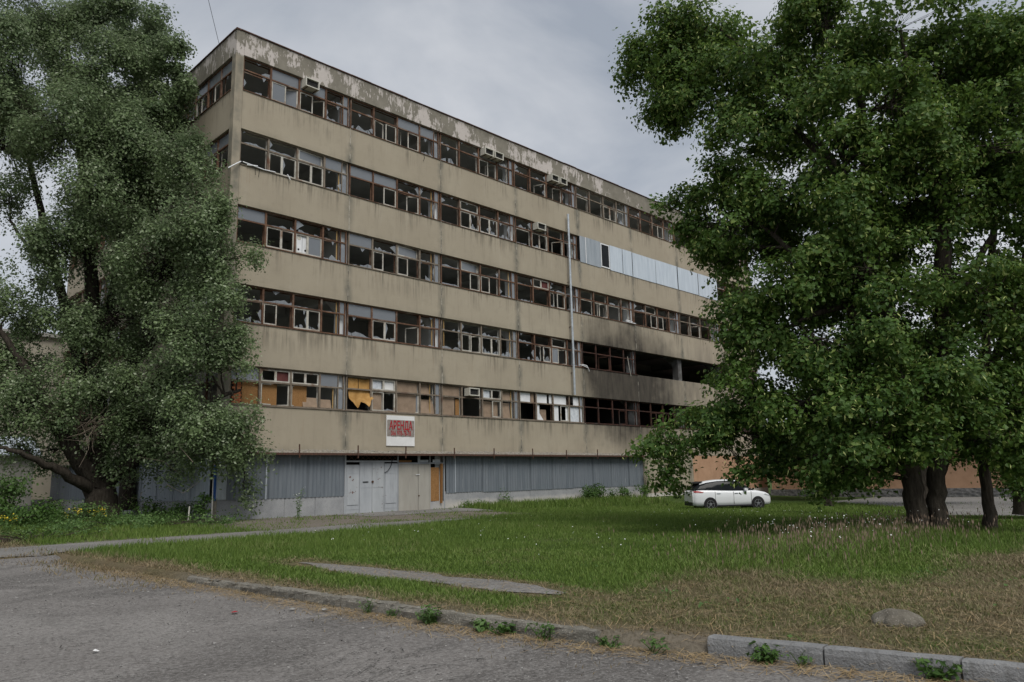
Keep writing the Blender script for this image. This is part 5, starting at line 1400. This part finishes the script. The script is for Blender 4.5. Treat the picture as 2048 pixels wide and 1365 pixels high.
for q, (x, y_) in enumerate(((-9.3, -3.2), (-8.6, -3.0), (-8.0, -3.2), (-5.6, -1.4), (-5.1, -1.7))):
    stemmed('flowering_weed', ['yellow flowered weed at the far left edge by the bush', 'yellow flowered weed second from the left edge by the bush', 'yellow flowered weed right of the other two by the bush', 'yellow flowered weed before the poplar, left one of two', 'yellow flowered weed before the poplar, right one of two'][q], x, y_, .75, 7, .3, 'leaf_weed', .07, 10, 'petal_y', group=GY)
GK = 'weeds rooted at the kerb'
kw = [(-22.9, .30, 'bushy weed at the kerb, the one farthest from the new kerb stones'), (-23.35, .26, 'weed against the old kerb, second from the far end'), (-24.1, .34, 'upright bushy weed standing against the old kerb face'), (-24.9, .20, 'low spreading weed below the old kerb'), (-25.25, .18, 'small weed right of the low spreading one on the old kerb'),
      (-25.75, .30, 'tall loose weed near the broken end of the old kerb'), (-26.5, .22, 'weed in the dirt gap past the broken kerb end'), (-26.95, .2, 'small weed in the dirt gap beside the first new kerb stone'), (-27.95, .26, 'leafy weed before the first new kerb stone'), (-28.25, .24, 'feathery weed at the joint of the new kerb stones'), (-29.25, .26, 'weed at the farther joint of the new kerb stones')]
for y_, h, lb in kw:
    stemmed('kerb_weed', lb, float(kx(y_)) - .05, y_, h * rnd.uniform(.7, 1.25), rnd.randint(6, 16), h * rnd.uniform(.45, 1.1), rnd.choice(['leaf_weed', 'leaf_shrub']), rnd.uniform(.035, .065), rnd.randint(10, 20), group=GK)

# ---------------------------------------------------------------- grass
def grass_mat():
    g = G('grass_blades', .6, .25)
    d, r = g.attr('dry'), g.attr('rnd')
    c = g.mix(r, (.076, .134, .022), (.165, .240, .050))
    dr = g.mix(r, (.145, .112, .066), (.31, .25, .155))
    c = g.mix(g.mr(g.ma('ADD', d, g.ma('MULTIPLY', g.ma('SUBTRACT', r, .5), .7)), .25, .75), c, dr)
    g.col(c)
    tr = g.n('BsdfTranslucent'); g.t.links.new(c, tr.inputs['Color'])
    m_ = g.n('MixShader', {0: .25})
    g.t.links.new(g.b.outputs[0], m_.inputs[1]); g.t.links.new(tr.outputs[0], m_.inputs[2])
    g.t.links.new(m_.outputs[0], g.t.nodes['Material Output'].inputs[0])
    return g.m
M['grass'] = grass_mat()
NG = 620000
d = (rg.uniform(math.sqrt(6.2), math.sqrt(52), NG)) ** 2
az = YAW + rg.uniform(-.76, .80, NG)
x, y_ = CAM.x + d * np.sin(az), CAM.y + d * np.cos(az)
s_ = x - kx(y_)
ok = np.ones(NG, bool)
u = rg.random(NG)
road_side = (y_ < -10.3) & (s_ < .13)
fr_ = np.exp(s_ / .22) * .5 * (vnoise(x, y_, 1.4) > -.1) * (y_ > -27.2) + np.exp(s_ / .12) * .2 + np.exp(s_ / .42) * .85 * (y_ > -18.2)
ok &= ~road_side | ((s_ < .0) & (u < fr_))
ok &= ~((s_ > -.01) & (s_ < np.where(y_ > -27, .11, .16)) & (y_ < -17.5) & ((y_ > -26.3) | (y_ < -27.4)))
onpath = (y_ > p_lo(x) + .12) & (y_ < p_hi(x) - .1) & (x < 8)
ok &= ~onpath | ((u < .16) & (vnoise(x, y_, 1.2) > .28))
ok &= ~((x > -.15) & (y_ > -.12))
ok &= ~((x > 5.2) & (x < 12.8) & (y_ > -3.3)) | ((u < .25) & (vnoise(x, y_, 1.5) > .15))
ok &= ~((np.abs(x + 6.15) < .33) & (y_ < -17.4) & (y_ > -24.3)) | ((u < .3) & (vnoise(x, y_, 2.) > .22))
ok &= ~((x > 20.5) & (y_ > far_lo(x)) & (y_ < far_hi(x) - .2)) | (u < .02)
dt = dirt(x, y_)
ok &= (u < 1 - dt * np.where(vnoise(x, y_, 1.3) > .12, .86, 1.))
ok &= ~((x < -8.6) & (y_ < -10.3) & (s_ < -1.2))
dry = dryness(x, y_)
thin = (vnoise(x, y_, .9) + .9 * dry > .55) & (dry > .35)
ok &= ~(thin & (rg.random(NG) < .35))
x, y_, d, dry, s_, dt = x[ok], y_[ok], d[ok], dry[ok], s_[ok], dt[ok]
n = len(x)
tall = np.exp(-(((x - 3.6) / 4.6) ** 2 + ((y_ + 24.6) / 1.5) ** 2))
h = (.075 + .085 * sst(-20, -12, y_) + .05 * vnoise(x, y_, .7)) * (1 - .45 * dry) + .26 * tall
h = np.clip(h, .03, .5) * rg.uniform(.5, 1.35, n)
h = np.where(s_ < .4, np.maximum(h, .05), h) * (1 - .5 * dt)
h = h * np.where((y_ > -3) & (x > 13), 1.9, 1.)
wdt = .0045 * (d / 7) ** .85 * rg.uniform(.7, 1.5, n)
z = gz(x, y_); z = np.where((s_ < .02) & (y_ < -10.3), .0, z)
base = np.stack([x, y_, z - .01], -1)
la = rg.uniform(0, 2 * PI, n); lm = h * rg.uniform(.05, .75, n) * (1 + 1.4 * dry)
lean = np.stack([np.cos(la) * lm, np.sin(la) * lm, np.zeros(n)], -1)
sa = rg.uniform(0, 2 * PI, n); side = np.stack([np.cos(sa), np.sin(sa), np.zeros(n)], -1)
H3 = np.stack([np.zeros(n), np.zeros(n), h], -1)
rv = np.clip(.5 + .28 * vnoise(x, y_, .6) + rg.normal(0, .22, n), 0, 1)
near = d < 17
dr_ = np.clip(dry + .25 * tall * (rg.random(n) < .5), 0, 1)
def grass_obj(k, name, label):
    bs, sd_, ln, hh, ww = base[k], side[k], lean[k], H3[k], wdt[k][:, None]
    m_ = len(bs)
    if name == 'lawn_grass':
        V = np.stack([bs - sd_ * ww, bs + sd_ * ww, bs + ln * .35 + hh * .6 + sd_ * ww * .7, bs + ln * .35 + hh * .6 - sd_ * ww * .7, bs + ln + hh * .95], 1).reshape(-1, 3)
        i = np.arange(m_)[:, None] * 5
        F = np.concatenate([i + np.array([[0, 1, 2]]), i + np.array([[0, 2, 3]]), i + np.array([[3, 2, 4]])], 1).reshape(-1, 3); q = 5
    else:
        V = np.stack([bs - sd_ * ww, bs + sd_ * ww, bs + ln * .8 + hh], 1).reshape(-1, 3)
        F = np.arange(m_ * 3).reshape(-1, 3); q = 3
    tag(link(name, np_mesh(name, V, F, 'grass', {'dry': np.repeat(dr_[k], q), 'rnd': np.repeat(rv[k], q)})), label, 'grass', kind='stuff')
grass_obj(near, 'lawn_grass', 'patchy green and straw coloured grass behind the kerb')
grass_obj(~near, 'meadow_grass', 'lush green grass between the path and the office block')
print('grass', n, near.sum())
# loose straw lying along kerb and dry patches
ns = 9000
ys_ = rg.uniform(-31, -12, ns); xo = np.where(rg.random(ns) < .5, rg.normal(-.16, .16, ns), rg.uniform(.2, 4.5, ns)); xx = kx(ys_) + xo
kk = (xo < 0) | (dryness(xx, ys_) > .45); xx, ys_ = xx[kk], ys_[kk]
on_road = xx - kx(ys_) < .0
zz = np.where(on_road, .012, gz(xx, ys_) + .02) + rg.uniform(0, .015, len(xx))
a = rg.uniform(0, PI, len(xx)); ll = rg.uniform(.04, .16, len(xx)); c0 = np.stack([xx, ys_, zz], -1)
dv = np.stack([np.cos(a) * ll, np.sin(a) * ll, rg.normal(0, .08, len(xx)) * ll], -1); sv = np.stack([-np.sin(a), np.cos(a), a * 0], -1) * .0025
V = np.stack([c0 - dv - sv, c0 - dv + sv, c0 + dv + sv, c0 + dv - sv], 1).reshape(-1, 3)
M['straw'] = simple('dry_straw', (.26, .185, .095), (.40, .30, .17), 5, .9, .1)
tag(link('loose_straw', np_mesh('loose_straw', V, np.arange(len(V)).reshape(-1, 4), 'straw')), 'dry straw scattered along the kerb and the mown patches', 'straw', kind='stuff')
# seed heads and white flowers in the tall grass under the lindens
ns = 1900
xx = rg.normal(3.2, 3.4, ns); yy = rg.normal(-24.7, 1.0, ns); kk = xx > -3.5; xx, yy = xx[kk], yy[kk]; ns = len(xx)
hh = rg.uniform(.16, .52, ns); la = rg.uniform(0, 6.28, ns)
b0 = np.stack([xx, yy, gz(xx, yy)], -1); tp = b0 + np.stack([np.cos(la) * hh * .18, np.sin(la) * hh * .18, hh], -1)
sdv = np.stack([np.sin(la), -np.cos(la), la * 0], -1)
V = np.concatenate([np.stack([b0 - sdv * .002, b0 + sdv * .002, tp], 1).reshape(-1, 3),
                    np.stack([tp - np.array([0, 0, .05]), tp + sdv * .010, tp + np.array([0, 0, .05])], 1).reshape(-1, 3),
                    np.stack([tp - np.array([0, 0, .05]), tp - sdv * .010, tp + np.array([0, 0, .05])], 1).reshape(-1, 3)])
M['seed'] = simple('grass_seed_heads', (.17, .125, .09), (.27, .20, .15), 4, .9, .1)
tag(link('seed_heads', np_mesh('seed_heads', V, np.arange(len(V)).reshape(-1, 3), 'seed')), 'pinkish brown seed heads of tall grass around the linden trunks', 'grass', kind='stuff')
xx = np.concatenate([rg.normal(4.0, 2.6, 120), rg.uniform(-4, 20, 110)]); yy = np.concatenate([rg.normal(-24.6, .8, 120), rg.uniform(-22, -10, 110)])
kk = (xx > -5); xx, yy = xx[kk], yy[kk]
fh = np.where(yy < -22.5, rg.uniform(.3, .6, len(xx)), rg.uniform(.1, .22, len(xx)))
fp = np.stack([xx, yy, gz(xx, yy) + fh], -1)
V, F = leaves_np(fp, rg.normal(size=fp.shape) * .5 + np.array([-.5, -.3, .8]), .026, .026)
V2, F2 = leaves_np(fp, rg.normal(size=fp.shape) * .5 + np.array([-.5, -.3, .8]), .026, .026)
tag(link('white_flowers', np_mesh('white_flowers', np.concatenate([V, V2]), np.concatenate([F, F2 + len(V)]), 'petal')), 'tiny white wild flowers dotted through the grass', 'flowers', kind='stuff')

# broad-leaved low weeds in patches through the lawn
nw = 30000
dd = rg.uniform(math.sqrt(6.5), math.sqrt(30), nw) ** 2; aa = YAW + rg.uniform(-.74, .78, nw)
xx, yy = CAM.x + dd * np.sin(aa), CAM.y + dd * np.cos(aa)
kk = (xx - kx(yy) > .2) & (yy < -10.2) & (vnoise(xx + 7, yy, 1.6) + .4 * vnoise(yy, xx, 4.) > .48) & ~((np.abs(xx + 6.15) < .4) & (yy < -17.4) & (yy > -24.3)) & (xx < 20)
xx, yy, dd = xx[kk], yy[kk], dd[kk]
P = np.stack([xx, yy, gz(xx, yy) + rg.uniform(.015, .09, len(xx))], -1)
V, F = leaves_np(P, rg.normal(size=P.shape) * .45 + np.array([0, 0, 1.]), .055, .035)
tag(link('lawn_weeds', np_mesh('lawn_weeds', V, F, 'leaf_weed', {'rnd': np.repeat(rg.random(len(P)) * .85, 4)})), 'patches of low broad-leaved weeds in the lawn', 'weeds', kind='stuff')

# ---------------------------------------------------------------- gravel and small things on the road
ng = 14000
ys_ = rg.uniform(-31.5, -10.8, ng); xo = -np.abs(rg.normal(0, 3.2, ng)) - .05; xx = kx(ys_) + xo
wt = rg.random(ng) < (.25 + .75 * (vnoise(xx, ys_, .6) > .0)); xx, ys_ = xx[wt], ys_[wt]
sz = rg.uniform(.005, .014, len(xx)) * np.where(rg.random(len(xx)) < .06, 2.2, 1)
ct = np.stack([xx, ys_, np.full(len(xx), .012)], -1)
tet = rg.normal(size=(len(xx), 4, 3)); tet /= np.linalg.norm(tet, axis=2)[..., None]; tet[:, :, 2] = tet[:, :, 2] * .6 + .3
V = (ct[:, None, :] + tet * sz[:, None, None]).reshape(-1, 3)
i = np.arange(len(xx))[:, None] * 4
F = np.concatenate([i + np.array([[0, 1, 2]]), i + np.array([[0, 3, 1]]), i + np.array([[1, 3, 2]]), i + np.array([[2, 3, 0]])], 1).reshape(-1, 3)
M['gravel'] = simple('loose_gravel', (.13, .125, .118), (.32, .31, .295), 30, .9, .15)
tag(link('road_gravel', np_mesh('road_gravel', V, F, 'gravel')), 'loose grey gravel lying on the worn road', 'gravel', kind='stuff')

def rock(name, label, x, y_, rx_, ry_, rz_, mat, sink=.3, seed=1, cat='stone'):
    import bmesh
    bm = bmesh.new(); bmesh.ops.create_icosphere(bm, subdivisions=4, radius=1)
    rr = random.Random(seed); ph = [(rr.uniform(-3, 3), rr.uniform(-3, 3), rr.uniform(-3, 3), rr.uniform(0, 6)) for _ in range(9)]
    for v in bm.verts:
        k = 1 + sum(math.sin(a * v.co.x * (1 + q * .5) + b_ * v.co.y * (1 + q * .5) + c * v.co.z + p) for q, (a, b_, c, p) in enumerate(ph)) * .02
        v.co = Vector((v.co.x * rx_ * k, v.co.y * ry_ * k, max(v.co.z, -.6) * rz_ * k))
    me = bpy.data.meshes.new(name); bm.to_mesh(me); bm.free(); me.materials.append(M[mat])
    for p in me.polygons: p.use_smooth = True
    o = link(name, me, None, (x, y_, float(gz(x, y_)) + rz_ * (1 - sink) * .5))
    return tag(o, label, cat)
M['boulder'] = kerb_mat('speckled_brown_stone', (.095, .085, .068), (.185, .17, .14), .5)
rock('boulder', 'half buried speckled boulder in the dry grass near the new kerb', -5.6, -28.45, .27, .24, .13, 'boulder', 1.0, 3)
def litter(name, label, x, y_, s0, mat, seed):
    rr = random.Random(seed); b = MB(); n = 7
    pts = [(x + math.cos(q * 2 * PI / n) * s0 * rr.uniform(.5, 1.1), y_ + math.sin(q * 2 * PI / n) * s0 * rr.uniform(.5, 1.1), .02 + rr.uniform(0, .02)) for q in range(n)]
    b.add(pts + [(x, y_, .045)], [(q, (q + 1) % n, n) for q in range(n)]); return tag(b.build(name, mat), label, 'litter')
litter('paper_scrap', 'white paper scrap on the road near the bottom left', -11.05, -26.4, .03, 'signwhite', 1)
litter('paper_scrap', 'flat white scrap on the road farther left', -11.3, -22.6, .04, 'signwhite', 2)
litter('red_scrap', 'flattened red scrap on the gravelly road', -9.3, -21.5, .06, 'redtext', 3)
litter('stone_chip', 'pale stone chip at the road edge below the kerb', -8.45, -22.3, .06, 'concrete', 4)
litter('stone_chip', 'small pale stone chip on the road left of the other chip', -8.7, -21.9, .05, 'concrete', 5)
b = MB(); b.tube([(-.9, -1.7, .2), (-.92, -1.7, 1.95)], .022, 8); tag(b.build('pole', 'concrete'), 'thin pale pole standing at the building corner', 'pole')
b = MB(); b.tube([(-1.9, -1.9, .2), (-1.87, -1.9, .92)], .025, 8); tag(b.build('stake', 'acbox'), 'short white stake in the weeds left of the pale pole', 'stake')
